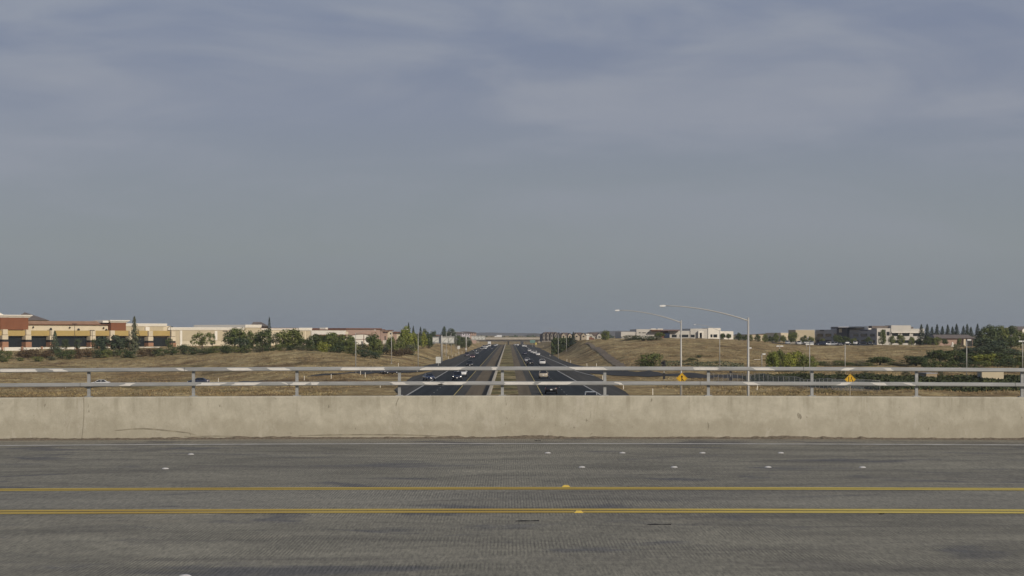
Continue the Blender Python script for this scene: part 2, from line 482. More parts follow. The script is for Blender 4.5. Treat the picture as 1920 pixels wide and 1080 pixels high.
tag(path_sheet(RR, 8.0, 0.10, 160).build("entrance_ramp", RAMPM), kind="structure")
KERB = mat("asphalt_kerb", (0.32, 0.29, 0.24), 0.9, 0.2, 2.0)
track = []
for px, py in ((1100, 643), (1110, 647), (1121, 655), (1139, 668), (1152, 678), (1166, 689), (1174, 695)):
    h = hit(px, py, 440, 1100); track.append((h.x, h.y))
TRACK = mat("track_dirt", (0.215, 0.168, 0.115), 0.95, 0.25, 0.4)
tag(path_sheet(track, 3.4, 0.12, 90, [1.6, 1.8, 2.0, 2.2, 2.2, 2.0]).build("dirt_track", TRACK), kind="structure")

# ---- overpass deck under the camera
def zdeck(x):
    a = abs(x - 0.8)
    return 7.3 - (a * a / 2800.0 if a < 20 else 400 / 2800.0 + (a - 20) * 20 / 1400.0)
DECK, nt, b, pos = newmat("grooved_concrete_road", 0.85, 0.25)
sx = nt.nodes.new("ShaderNodeSeparateXYZ"); nt.links.new(pos, sx.inputs[0])
big = noise(nt, pos, 0.5, (0.5, 1.1, 1), 8, 0.72, 0.9)
c = ramp_nodes(nt, big, [(0.32, (0.132, 0.126, 0.103)), (0.5, (0.206, 0.196, 0.158)), (0.66, (0.270, 0.256, 0.204))])
# dust in the gutter and the less driven strip between the yellow lines
wob = noise(nt, pos, 1.2, (0.5, 1, 1), 5, 0.65)
gut = mrange(nt, sx.outputs[1], 37.05, 37.35, 0, 0.55)
c = mixc(nt, gut, c, (0.245, 0.228, 0.188))
mid_a = mrange(nt, sx.outputs[1], 23.2, 23.6); mid_b = mrange(nt, sx.outputs[1], 26.6, 26.1)
mm_ = nt.nodes.new("ShaderNodeMath"); mm_.operation = 'MULTIPLY'; nt.links.new(mid_a, mm_.inputs[0]); nt.links.new(mid_b, mm_.inputs[1])
mw = nt.nodes.new("ShaderNodeMath"); mw.operation = 'MULTIPLY'; nt.links.new(mm_.outputs[0], mw.inputs[0]); mw.inputs[1].default_value = 0.45
c = mixc(nt, mw.outputs[0], c, (0.236, 0.228, 0.196))
# tyre worn tracks, long streaks and oil stains
str_ = noise(nt, pos, 0.8, (0.30, 1.1, 1), 7, 0.62, 1.0)
c = mixc(nt, mrange(nt, str_, 0.50, 0.66, 0, 0.62), c, (0.126, 0.119, 0.103))
blot = noise(nt, pos, 0.55, (0.60, 0.85, 1), 6, 0.58, 1.3)
c = mixc(nt, mrange(nt, blot, 0.555, 0.66, 0, 0.72), c, (0.092, 0.093, 0.100))
pale = noise(nt, pos, 1.4, (0.6, 1.3, 1), 7, 0.72, 0.6)
c = mixc(nt, mrange(nt, pale, 0.54, 0.70, 0, 0.45), c, (0.285, 0.262, 0.205))
fine = noise(nt, pos, 34, (1, 0.10, 1), 4, 0.85)
c = mixc(nt, 1.0, c, ramp_nodes(nt, fine, [(0.30, (0.58, 0.58, 0.585)), (0.70, (1.40, 1.39, 1.36))]), 'MULTIPLY')
wv = nt.nodes.new("ShaderNodeTexWave"); wv.wave_type = 'BANDS'; wv.bands_direction = 'X'
wv.inputs["Scale"].default_value = 9.0; wv.inputs["Distortion"].default_value = 1.2; wv.inputs["Detail"].default_value = 2; wv.inputs["Detail Scale"].default_value = 1.5
nt.links.new(pos, wv.inputs["Vector"])
gm = noise(nt, pos, 0.45, (0.7, 1.2, 1), 5, 0.62, 0.8)
gfac = mrange(nt, gm, 0.42, 0.60, 0.0, 0.70)
dark = mixc(nt, 1.0, c, ramp_nodes(nt, wv.outputs[0], [(0.0, (0.55, 0.55, 0.57)), (0.6, (1.10, 1.10, 1.09))]), 'MULTIPLY')
c = mixc(nt, gfac, c, dark)
nt.links.new(c, b.inputs["Base Color"])
bump(nt, b, fine, 0.25, 0.01)
xs = np.concatenate([np.arange(-180, -30, 5), np.arange(-30, 30, 0.5), np.arange(30, 181, 5)])
def deck_sheet(y0, y1, lift, x0=-180, x1=180):
    vs = []; fs = []
    q = [x for x in xs if x0 <= x <= x1]
    for i, x in enumerate(q):
        vs += [(x, y0, zdeck(x) + lift), (x, y1, zdeck(x) + lift)]
        if i: fs.append((2 * i - 2, 2 * i, 2 * i + 1, 2 * i - 1))
    return MB().add(vs, fs)
def loft_x(prof, x0, x1, step=0.5):
    # closed (y, dz) profile carried along the crest of the deck
    n = len(prof); q = np.arange(x0, x1 + step * 0.5, step); vs = []; fs = []
    for i, x in enumerate(q):
        vs += [(x, p[0], zdeck(x) + p[1]) for p in prof]
        if i:
            for k in range(n): fs.append(((i - 1) * n + k, (i - 1) * n + (k + 1) % n, i * n + (k + 1) % n, i * n + k))
    fs.append(tuple(range(n))); fs.append(tuple((len(q) - 1) * n + k for k in range(n)))
    return MB().add(vs, fs)
BEAM = mat("deck_concrete", (0.36, 0.33, 0.28), 0.9, 0.15, 0.8)
tag(deck_sheet(-9, 39.02, 0.0).build("overpass_road", DECK), kind="structure")
br = loft_x([(-9.4, -0.012), (39.35, -0.012), (39.35, -0.35), (36.0, -0.5), (35.0, -1.9), (-5.0, -1.9), (-6.0, -0.5), (-9.4, -0.35)], -60, 60, 2.0)
br = tag(br.build("overpass_bridge", BEAM), "concrete box girder overpass carrying the near road over the freeway", "bridge")
for y in (2, 15, 28): MB().tube([(-1.0, y, -0.4), (-1.0, y, 5.6)], 0.75, 14).build("column", BEAM, br)
WHITED = mat("deck_white_paint", (0.52, 0.51, 0.475), 0.7, 0.3, 3.0)
lines = deck_sheet(36.97, 37.17, 0.004)
q = deck_sheet(1.0, 1.18, 0.004); lines.add(q.v, q.f)
tag(lines.build("white_edge_line", WHITED), kind="structure")
yl = deck_sheet(26.10, 26.28, 0.004); q = deck_sheet(26.33, 26.51, 0.004); yl.add(q.v, q.f)
for a, b_ in ((22.70, 22.92), (23.01, 23.23)):
    q = deck_sheet(a, b_, 0.004); yl.add(q.v, q.f)
YELD, nt, b, pos = newmat("deck_yellow_paint", 0.8, 0.2)
e = noise(nt, pos, 0.35, (0.5, 0.05, 1), 3, 0.5)
c = ramp_nodes(nt, e, [(0.35, (0.44, 0.305, 0.066)), (0.65, (0.62, 0.50, 0.125))])
f1 = noise(nt, pos, 9, (1, 2.5, 1), 5, 0.75)
c = mixc(nt, mrange(nt, f1, 0.5, 0.74, 0, 0.7), c, (0.20, 0.165, 0.10))
nt.links.new(c, b.inputs["Base Color"])
tag(yl.build("yellow_centre_lines", YELD), kind="structure")

# ---- parapet
CONC, nt, b, pos = newmat("parapet_concrete", 0.9, 0.2)
sz = nt.nodes.new("ShaderNodeSeparateXYZ"); nt.links.new(pos, sz.inputs[0])
big = noise(nt, pos, 0.8, (1, 1, 1.2), 8, 0.70, 0.6)
c = ramp_nodes(nt, big, [(0.34, (0.370, 0.343, 0.272)), (0.5, (0.420, 0.392, 0.315)), (0.66, (0.465, 0.436, 0.354))])
mot = noise(nt, pos, 4.0, (1, 1, 0.8), 8, 0.75, 0.4)
c = mixc(nt, 0.8, c, ramp_nodes(nt, mot, [(0.34, (0.84, 0.835, 0.82)), (0.66, (1.15, 1.15, 1.15))]), 'MULTIPLY')
# brown run-off streaks from the coping, splash dirt low on the face
vst = noise(nt, pos, 4.2, (1, 1, 0.05), 6, 0.72, 0.15)
topz = mrange(nt, sz.outputs[2], 7.62, 8.10, 0.10, 1.0)
va = mrange(nt, vst, 0.50, 0.66, 0, 0.46)
vm = nt.nodes.new("ShaderNodeMath"); vm.operation = 'MULTIPLY'; nt.links.new(topz, vm.inputs[0]); nt.links.new(va, vm.inputs[1])
c = mixc(nt, vm.outputs[0], c, (0.235, 0.212, 0.155))
low_n = noise(nt, pos, 1.6, (1, 1, 0.9), 6, 0.7, 0.5)
lm = nt.nodes.new("ShaderNodeMath"); lm.operation = 'MULTIPLY_ADD'; nt.links.new(low_n, lm.inputs[0]); lm.inputs[1].default_value = -0.9; nt.links.new(sz.outputs[2], lm.inputs[2])
c = mixc(nt, mrange(nt, lm.outputs[0], 7.26, 7.08, 0, 0.38), c, (0.29, 0.262, 0.198))
lt = noise(nt, pos, 2.6, (1, 1, 0.45), 8, 0.75, 0.4)
c = mixc(nt, mrange(nt, lt, 0.55, 0.68, 0, 0.5), c, (0.50, 0.468, 0.395))
spk = noise(nt, pos, 6.0, (1.5, 1, 0.7), 4, 0.6, 0.4)
c = mixc(nt, mrange(nt, spk, 0.66, 0.71, 0, 0.7), c, (0.17, 0.152, 0.115))
fn = noise(nt, pos, 40, (1, 1, 1), 3, 0.7)
c = mixc(nt, 0.5, c, ramp_nodes(nt, fn, [(0.3, (0.88, 0.88, 0.88)), (0.7, (1.1, 1.1, 1.1))]), 'MULTIPLY')
nt.links.new(c, b.inputs["Base Color"]); bump(nt, b, spk, 0.15, 0.02)
WT = ZA(742, 39.05) - 7.3
par = tag(loft_x([(39.0, -0.02), (39.0, WT - 0.022), (39.022, WT), (39.28, WT), (39.3, WT - 0.02), (39.3, -0.02)], -62, 62).build("concrete_parapet", CONC),
          "long weathered concrete parapet along the far edge of the overpass", "parapet")
GROOVE = mat("joint_dark", (0.25, 0.228, 0.175), 1.0, 0.3, 8)  # darker tone of the thin joint lines on the parapet face
XJ = [XA(155, 39), XA(155, 39) + 11.9, XA(155, 39) + 23.8, XA(155, 39) - 11.9]
for x in XJ[:1] + XJ[2:]:
    zb = zdeck(x); pts = []
    k = 9
    vs = []
    for i in range(k):
        t = i / (k - 1); dx = 0.045 * math.sin(t * 2.2) - 0.02
        vs += [(x + dx - 0.006, 38.9985, zb + t * (WT - 0.01)), (x + dx + 0.007, 38.9985, zb + t * (WT - 0.01))]
    MB().add(vs, [(2 * i, 2 * i + 1, 2 * i + 3, 2 * i + 2) for i in range(k - 1)]).build("joint", GROOVE, par)
SCR = mat("scrape_dark", (0.25, 0.225, 0.17), 1.0, 0.45, 5)
def scrape(pts, wd):
    vs = []
    for i, (px, py) in enumerate(pts):
        X = XA(px, 38.99); Z = ZA(py, 38.99)
        ww = wd * (0.5 + 0.6 * math.sin(math.pi * i / (len(pts) - 1)))
        vs += [(X, 38.9975, Z - ww), (X, 38.9975, Z + ww)]
    MB().add(vs, [(2 * i, 2 * i + 2, 2 * i + 3, 2 * i + 1) for i in range(len(pts) - 1)]).build("scrape_mark", SCR, par)
scrape([(215, 807), (230, 806.3), (248, 804.3), (266, 803.8), (285, 804.5), (305, 806.5), (330, 809), (352, 811.5), (368, 816)], 0.012)
scrape([(345, 818.6), (400, 817.6), (460, 818.2)], 0.008)
scrape([(560, 817), (610, 815.6), (680, 815), (750, 815.3), (800, 816.6), (842, 818.6)], 0.011)
scrape([(1106, 822), (1107, 815), (1111, 812)], 0.012)
scrape([(1107, 770), (1108, 776), (1106, 786)], 0.012)
# loose grit along the foot of the parapet
gm_ = MB(); vs = []; fs = []
q = np.arange(-14, 14, 0.06)
hh = 0.010 + 0.03 * np.abs(np.convolve(RNG.normal(size=len(q) + 20), np.ones(5) / 5, 'same')[10:-10]) + 0.016 * np.maximum(0, np.sin(q * 1.3 + 1)) ** 3
for i, x in enumerate(q):
    z = zdeck(x); d = 0.09 + 2.2 * hh[i]
    vs += [(x, 39.0 - d, z - 0.004), (x, 39.0 - d * 0.45, z + hh[i] * 0.6), (x, 38.9985, z + hh[i] + 0.012), (x, 38.9985, z - 0.004)]
    if i:
        for k in range(3): fs.append(((i - 1) * 4 + k, i * 4 + k, i * 4 + k + 1, (i - 1) * 4 + k + 1))
gm_.add(vs, fs)
tag(gm_.build("loose_grit", mat("grit", (0.15, 0.125, 0.095), 1.0, 0.5, 18)), "brown grit and dirt gathered along the foot of the parapet", "dirt", kind="stuff")

# ---- tubular railing on the parapet
STEEL = mat("galvanised_steel", (0.33, 0.335, 0.33), 0.55, 0.18, 3.0, 0.25, stretch=(0.6, 1, 4))
PAINT = mat("cover_up_paint", (0.62, 0.60, 0.56), 0.6, 0.12, 6)
rail = thing("bridge_railing", "grey tubular steel railing with two rails on top of the concrete parapet", "railing", (0, 0, 0))
def rail_prof(zc):
    y0, y1, h, cch = 39.08, 39.155, 0.0385, 0.014
    return [(y0, zc - h + cch), (y0, zc + h - cch), (y0 + cch, zc + h), (y1 - cch, zc + h), (y1, zc + h - cch), (y1, zc - h + cch), (y1 - cch, zc - h), (y0 + cch, zc - h)]
ZT = ZA(691, 39.1) - 7.3; ZL = ZA(718.6, 39.1) - 7.3
top = loft_x(rail_prof(ZT), -60, 60, 1.0).build("top_rail", STEEL, rail)
low = loft_x(rail_prof(ZL), -60, 60, 1.0).build("lower_rail", STEEL, rail)
posts_px = [167, 363, 557, 749, 942, 1134, 1328, 1522, 1718, 1916]
pxs = [XA(p, 39.2) for p in posts_px] + [XA(167, 39.2) - 2.0 * k for k in (1, 2, 3)] + [XA(1916, 39.2) + 2.0 * k for k in (1, 2, 3)]
for x in pxs:
    z0 = zdeck(x) + WT
    o = MB().box(-0.028, 0.028, 39.157, 39.215, 0.006, ZT - WT + 0.02).build("post", STEEL, rail, (x, 0, z0))
    MB().box(-0.07, 0.07, 39.1, 39.26, -0.002, 0.012).build("base_plate", STEEL, o)
spl = mat("splice_gap", (0.10, 0.10, 0.10), 0.8)
for parent, zc, lst in ((top, ZT, (346, 1507)), (low, ZL, (150, 733, 1313, 1904))):
    for p in lst:
        x = XA(p, 39.07); z = zdeck(x) + zc
        MB().box(x - 0.004, x + 0.004, 39.0775, 39.1, z - 0.0375, z + 0.0375).build("splice", spl, parent)
def patch(parent, zc, a, b_, skew=0.0):
    xa, xb = XA(a, 39.07), XA(b_, 39.07); hh = 0.026
    n = 5; vs = []; y = 39.0785
    for e, x in ((0, xa), (1, xb)):
        for k in range(n):
            t = k / (n - 1) * 2 - 1
            xx = x + random.uniform(-0.03, 0.03) + (skew * t * 0.06)
            vs.append((xx, y, zdeck(xx) + zc + t * hh))
    return vs, [(k, k + 1, n + k + 1, n + k) for k in range(n - 1)]
for parent, zc, lst in ((top, ZT, [(0, 68), (97, 121), (334, 346), (430, 470), (504, 541), (640, 720), (792, 866), (923, 933), (1073, 1136), (1302, 1347), (1413, 1448), (1581, 1600), (1659, 1673)]),
                        (low, ZL, [(229, 250), (374, 418), (437, 483), (533, 541), (545, 577), (582, 596), (735, 760), (796, 826), (828, 870), (946, 1000), (1010, 1072), (1157, 1164), (1397, 1419), (1574, 1590), (1640, 1661), (1700, 1712)])):
    for a, b_ in lst:
        vs, fs = patch(parent, zc, a, b_, random.choice((-1, 0, 1)))
        MB().add(vs, fs).build("paint_patch", PAINT, parent)

# ---- raised pavement markers and litter on the deck
DOTW = mat("ceramic_white", (0.52, 0.51, 0.49), 0.4, 0.1, 30)
DOTY = mat("ceramic_yellow", (0.58, 0.42, 0.08), 0.4, 0.15, 30)
def dome():
    mb = MB(); n = 14; prof = [(0.055, 0.0), (0.050, 0.006), (0.038, 0.013), (0.02, 0.0175)]
    vs = [(r * math.cos(2 * math.pi * k / n), r * math.sin(2 * math.pi * k / n), z) for r, z in prof for k in range(n)] + [(0, 0, 0.019)]
    fs = [(i * n + k, i * n + (k + 1) % n, (i + 1) * n + (k + 1) % n, (i + 1) * n + k) for i in range(3) for k in range(n)]
    fs += [(3 * n + k, 3 * n + (k + 1) % n, 4 * n) for k in range(n)]
    return mb.add(vs, fs, True)
d0 = dome().build("lane_dot", DOTW)
dots = [(358, 851, "white dot marker on the grey road, at left in the far lane line"), (310, 878, "white dot marker on the grey road, at left in the near lane line"),
        (1027, 848.5, "first white dot from the left in the far row of four"), (1167, 848.5, "second white dot from the left in the far row of four"),
        (1317, 848.5, "third white dot from the left in the far row of four"), (1464, 848.5, "fourth white dot from the left in the far row of four"),
        (1091, 875.2, "first white dot from the left in the near row of four"), (1264, 875.2, "second white dot from the left in the near row of four"),
        (1440, 875.2, "third white dot from the left in the near row of four"), (1617, 875.5, "white dot beside the dark stain, last in the near row of four"),
        (347, 1080, "white dot cut off by the bottom edge of the view")]
def deckpt(px, py):
    Y = 2 * F / (py - CY)
    for _ in range(4):
        X = XA(px, Y); Y = (HC - zdeck(X)) * F / (py - CY)
    return Vector((XA(px, Y), Y, zdeck(XA(px, Y)) + 0.001))
for i, (px, py, lb) in enumerate(dots):
    o = d0 if i == 0 else d0.copy()
    if i: COL.objects.link(o)
    o.location = deckpt(px, py + 1.2); o.rotation_euler.z = i * 0.7
    tag(o, lb, "lane marker", "white dot markers on the overpass road")
for px, py, lb in ((1061, 912.5, "yellow reflector block beside the single yellow line"), (1085, 961, "yellow reflector block on the near edge of the double yellow line")):
    mb = MB(); vs = [(-0.055, -0.055, 0), (0.055, -0.055, 0), (0.055, 0.055, 0), (-0.055, 0.055, 0), (-0.03, -0.045, 0.02), (0.03, -0.045, 0.02), (0.03, 0.045, 0.02), (-0.03, 0.045, 0.02)]
    mb.add(vs, [(3, 2, 1, 0), (4, 5, 6, 7), (0, 1, 5, 4), (1, 2, 6, 5), (2, 3, 7, 6), (3, 0, 4, 7)])
    o = mb.build("road_reflector", DOTY); o.location = deckpt(px, py); tag(o, lb, "road reflector", "yellow reflector blocks")
    MB().add([(0.0555, -0.04, 0.003), (0.0555, 0.04, 0.003), (0.0322, 0.038, 0.0185), (0.0322, -0.038, 0.0185)], [(0, 1, 2, 3)]).build("lens", mat("amber_lens", (0.5, 0.25, 0.03), 0.2), o)
RUB = mat("torn_rubber", (0.022, 0.022, 0.023), 0.9, 0.3, 20)
for px, py, L, W, rz, lb in ((989, 977, 0.25, 0.035, 0.12, "larger scrap of torn black rubber in the near lane"), (1236, 984, 0.25, 0.03, -0.05, "smaller scrap of torn black rubber in the near lane, to the right"), (1653, 964, 0.06, 0.03, 0.3, "tiny black scrap just below the double yellow line"), (1008, 826.4, 0.12, 0.05, 0.0, "black scrap lying at the foot of the parapet")):
    mb = MB(); vs = []; n = 9
    for k in range(n):
        t = k / (n - 1); x = (t - 0.5) * L; ww = W * (0.35 + 0.65 * math.sin(math.pi * min(1, t * 1.4 + 0.1)) ** 2) * (1.6 if k == 1 else 1)
        zz_ = 0.004 + 0.006 * abs(math.sin(5 * t))
        vs += [(x, -ww, 0.0), (x, 0, zz_), (x, ww, 0.0)]
    fs = []
    for k in range(n - 1):
        for j in (0, 1): fs.append((3 * k + j, 3 * k + 3 + j, 3 * k + 4 + j, 3 * k + 1 + j))
    mb.add(vs, fs, False)
    o = mb.build("rubber_scrap", RUB); o.location = deckpt(px, py); o.rotation_euler.z = rz; tag(o, lb, "litter", "black rubber scraps on the road")

# ---- median barrier of the freeway
MBAR = mat("barrier_concrete", (0.36, 0.335, 0.285), 0.9, 0.18, 0.3, stretch=(1, 0.05, 1))
mb = MB()
prof = [(-3.32, -0.05), (-2.78, -0.05), (-2.80, 0.08), (-2.92, 0.3), (-2.98, 0.86), (-3.12, 0.86), (-3.18, 0.3), (-3.30, 0.08)]
mb.prism(prof, 'y', 50, 1870)
tag(mb.build("median_barrier", MBAR), "long concrete median barrier running down the middle of the freeway", "barrier")

# ------------------------------------------------------------------ vegetation
def leafmat(name, c, var=0.45):
    m = bpy.data.materials.new(name); m.use_nodes = True
    nt = m.node_tree; b = nt.nodes["Principled BSDF"]; b.inputs["Roughness"].default_value = 0.7
    b.inputs["Specular IOR Level"].default_value = 0.15
    g = nt.nodes.new("ShaderNodeNewGeometry")
    col = ramp_nodes(nt, g.outputs["Random Per Island"], [(0.0, tuple(v * (1 - var) for v in c)), (0.5, c), (1.0, (c[0] * (1 + var * 1.25), c[1] * (1 + var), c[2] * (1 + var * 0.7)))])
    oi = nt.nodes.new("ShaderNodeObjectInfo")
    tint = ramp_nodes(nt, oi.outputs["Random"], [(0.0, (0.82, 0.86, 0.86)), (1.0, (1.18, 1.12, 1.0))])
    col = mixc(nt, 1.0, col, tint, 'MULTIPLY')
    nt.links.new(col, b.inputs["Base Color"])
    MATS[name] = m; return m
L_MID = leafmat("leaf_mid_green", (0.125, 0.150, 0.052))
L_DARK = leafmat("leaf_dark_green", (0.072, 0.096, 0.040))
L_LIGHT = leafmat("leaf_yellow_green", (0.19, 0.215, 0.05), 0.35)
L_BLUE = leafmat("leaf_blue_green", (0.068, 0.092, 0.056))
L_RED = leafmat("leaf_reddish", (0.10, 0.072, 0.042), 0.5)
L_OLIVE = leafmat("leaf_olive_grey", (0.115, 0.125, 0.078))
L_NEEDLE = leafmat("needle_dark", (0.040, 0.054, 0.040), 0.35)
L_IVY = leafmat("ivy_leaf", (0.040, 0.052, 0.026), 0.5)
BARK = mat("bark", (0.13, 0.10, 0.075), 0.95, 0.3, 3)

def quad_leaves(cen, nor, size, rng, aspect=0.7):
    n = len(cen)
    t = rng.normal(size=(n, 3)); t -= (t * nor).sum(1, keepdims=True) * nor
    t /= np.linalg.norm(t, axis=1, keepdims=True) + 1e-9
    b = np.cross(nor, t)
    s = np.asarray(size).reshape(-1, 1) * np.ones((n, 1))
    a = t * s; c = b * s * aspect
    v = np.stack([cen - a, cen - c * 0.9 + a * 0.15, cen + a, cen + c], 1).reshape(-1, 3)
    return v.tolist(), [tuple(range(4 * i, 4 * i + 4)) for i in range(n)]
def unit(v): return v / (np.linalg.norm(v, axis=-1, keepdims=True) + 1e-9)
def raw_mesh(name, v, f, m):
    me = bpy.data.meshes.new(name); me.from_pydata(v, [], f); me.materials.append(m); return me
def crown_mesh(kind, seed, leaf_n=1500):
    rng = np.random.default_rng(seed)
    if kind in ("broad", "airy", "shrub", "tall"):
        nc_ = {"broad": 30, "airy": 24, "shrub": 22, "tall": 34}[kind]
        d = unit(rng.normal(size=(nc_, 3)))
        r = rng.uniform(0.35, 1.0, (nc_, 1)) ** 0.6
        if kind == "broad": c0, rad, cr = (0, 0, 0.53), (0.42, 0.42, 0.40), (0.12, 0.20)
        elif kind == "airy": c0, rad, cr = (0, 0, 0.60), (0.42, 0.42, 0.37), (0.08, 0.15)
        elif kind == "tall": c0, rad, cr = (0, 0, 0.52), (0.40, 0.40, 0.43), (0.11, 0.19)
        else: c0, rad, cr = (0, 0, 0.42), (0.44, 0.44, 0.48), (0.15, 0.24)
        cc = d * r * np.array(rad) + np.array(c0)
        if kind == "tall": cc[:, :2] *= (1.15 - 0.75 * np.clip((cc[:, 2:3] - 0.35) / 0.6, 0, 1))
        if kind == "shrub": cc[:, 2] = np.abs(cc[:, 2]) * 0.9 + 0.06
        k = rng.integers(0, nc_, leaf_n)
        crr = rng.uniform(cr[0], cr[1], nc_)[k][:, None]
        dd = unit(rng.normal(size=(leaf_n, 3)))
        pos = cc[k] + dd * crr * rng.uniform(0.45, 1.05, (leaf_n, 1)) ** 0.5
        nor = unit(dd + 0.45 * rng.normal(size=(leaf_n, 3)) + np.array([0, 0, 0.25]))
        pos[:, 2] = np.clip(pos[:, 2], 0.015 if kind == "shrub" else (0.07 if kind != "airy" else 0.14), 1.0)
        size = rng.uniform(0.020, 0.042, leaf_n) * (0.9 if kind == "airy" else 1.1)
        return raw_mesh("crown", *quad_leaves(pos, nor, size, rng), L_MID)
    if kind in ("conifer", "redwood", "cypress"):
        z = rng.uniform(0, 1, leaf_n) ** (1.25 if kind != "cypress" else 1.0)
        if kind == "cypress":
            prof = 0.5 * np.clip(np.sin(np.pi * (0.12 + 0.88 * z)) ** 0.6, 0.06, 1) * (1.1 - 0.5 * z)
            base = 0.02
        else:
            prof = 0.62 * (1 - z) ** (0.85 if kind == "conifer" else 0.75) + 0.03
            base = 0.06
        ph = rng.uniform(0, 2 * np.pi, leaf_n)
        wh = 0.74 + 0.26 * np.sin(z * (60 if kind == "conifer" else 42) + 2 * np.sin(ph * 3)) if kind != "cypress" else 0.85 + 0.15 * np.sin(ph * 5 + z * 9)
        if kind == "redwood": wh = wh * (0.7 + 0.45 * np.sin(ph * 4 + np.floor(z * 14) * 2.3))
        r = prof * np.clip(wh, 0.15, 1.2) * rng.uniform(0.35, 1.0, leaf_n) ** 0.5
        droop = -0.03 * (r / 0.5)
        pos = np.stack([r * np.cos(ph), r * np.sin(ph), base + (1 - base) * z + droop], -1)
        pos[:, 2] = np.clip(pos[:, 2], 0.01, 1)
        nor = unit(np.stack([np.cos(ph), np.sin(ph), np.full(leaf_n, 0.9)], -1) + 0.5 * rng.normal(size=(leaf_n, 3)))
        size = rng.uniform(0.03, 0.06, leaf_n) * (1.15 - 0.5 * z)
        return raw_mesh("crown", *quad_leaves(pos, nor, size, rng, 0.5), L_NEEDLE)
def trunk_mesh(kind, seed):
    rng = np.random.default_rng(seed); mb = MB()
    if kind in ("conifer", "redwood", "cypress"):
        mb.tube([(0, 0, -0.02), (0, 0, 0.5), (0, 0, 0.95)], [0.045, 0.025, 0.006], 6)
    elif kind == "shrub":
        for k in range(4):
            a = k * 1.6 + rng.uniform(0, 1); mb.tube([(0.02 * math.cos(a), 0.02 * math.sin(a), -0.03), (0.18 * math.cos(a), 0.18 * math.sin(a), 0.45)], [0.022, 0.008], 5)
    else:
        mb.tube([(0, 0, -0.03), (0.01, 0, 0.2), (0.0, 0.01, 0.42), (0.01, 0, 0.7)], [0.036, 0.028, 0.02, 0.007], 7)
        for k in range(6):
            a = k * 1.05 + rng.uniform(0, 0.6); z = rng.uniform(0.24, 0.45); q = rng.uniform(0.2, 0.3)
            mb.tube([(0, 0, z), (q * 0.5 * math.cos(a), q * 0.5 * math.sin(a), z + 0.12), (q * math.cos(a), q * math.sin(a), z + 0.28)], [0.016, 0.011, 0.004], 5)
    me = bpy.data.meshes.new("trunk"); me.from_pydata(mb.v, [], mb.f); me.materials.append(BARK); return me
VEG = {}
for kind, nvar, ln in (("broad", 4, 2200), ("airy", 2, 1100), ("tall", 3, 2000), ("shrub", 3, 1300), ("conifer", 3, 1500), ("redwood", 1, 1900), ("cypress", 1, 900)):
    VEG[kind] = [(crown_mesh(kind, 100 + i * 7 + len(kind), ln), trunk_mesh(kind, 50 + i)) for i in range(nvar)]
_vc = [0]
NAMES = {"broad": "broadleaf_tree", "airy": "young_tree", "tall": "broadleaf_tree", "shrub": "shrub", "conifer": "conifer_tree", "redwood": "conifer_tree", "cypress": "cypress_tree"}
def plant(kind, px, Y, top, wpx, m, label, group=None, base=None, cat=None):
    b = onY(px, Y)
    if base is not None:                       # the foot is seen: stand it where that sight line meets the ground
        b = hit(px, base); Y = b.y; b.z = g1(b.x, b.y)
    h = (ZA(top, Y) - b.z) * (1.12 if kind == "shrub" else 1.0); w_ = wpx / F * Y * {"conifer": 1.75, "redwood": 1.5, "cypress": 1.3, "shrub": 1.3}.get(kind, 1.28)
    i = _vc[0]; _vc[0] += 1
    c, t = VEG[kind][i % len(VEG[kind])]
    r = thing(NAMES[kind], label, cat or ("shrub" if kind == "shrub" else "tree"), b, (i * 2.399) % 6.28, group, (w_, w_, max(h, 0.3)))
    inst("crown", c, r, m); inst("trunk" if kind != "shrub" else "stems", t, r)
    return r

# left: the row of shrubs below the shopping centre
G = "shrubs along the shopping centre wall"
row = [(2, 672, 655, 14, L_DARK), (16, 673, 658, 18, L_MID), (5, 679, 669, 22, L_MID), (38, 677, 670, 14, L_MID), (44, 672, 653, 24, L_RED), (56, 671, 655, 22, L_RED), (78, 672, 654, 26, L_RED), (92, 672, 656, 20, L_RED),
       (70, 678, 668, 24, L_MID), (95, 676, 668, 18, L_OLIVE), (116, 672, 653, 24, L_DARK), (130, 674, 656, 26, L_DARK), (146, 672, 654, 22, L_RED), (168, 670, 652, 24, L_RED), (184, 671, 656, 24, L_DARK), (200, 670, 655, 20, L_MID),
       (214, 669, 655, 22, L_DARK), (234, 671, 655, 24, L_DARK), (246, 671, 658, 22, L_DARK), (268, 668, 652, 22, L_RED), (284, 668, 654, 22, L_RED), (300, 667, 652, 24, L_DARK), (322, 666, 648, 24, L_DARK), (345, 664, 646, 24, L_DARK), (362, 665, 650, 22, L_DARK), (384, 664, 651, 24, L_DARK), (402, 662, 649, 22, L_MID), (418, 660, 650, 18, L_DARK)]
nmap = {L_RED: "reddish brown", L_MID: "bright green", L_DARK: "dark green", L_OLIVE: "grey green"}
cnt = {}
for px, base, top, wp, m in sorted(row, key=lambda t: t[0]):
    k = cnt.get(m, 0); cnt[m] = k + 1
    plant("shrub", px, 690, top, wp, m, f"{ORD[k]} {nmap[m]} shrub from the left in the row below the shopping centre", G, base)
G = "trees in front of the shopping centre"
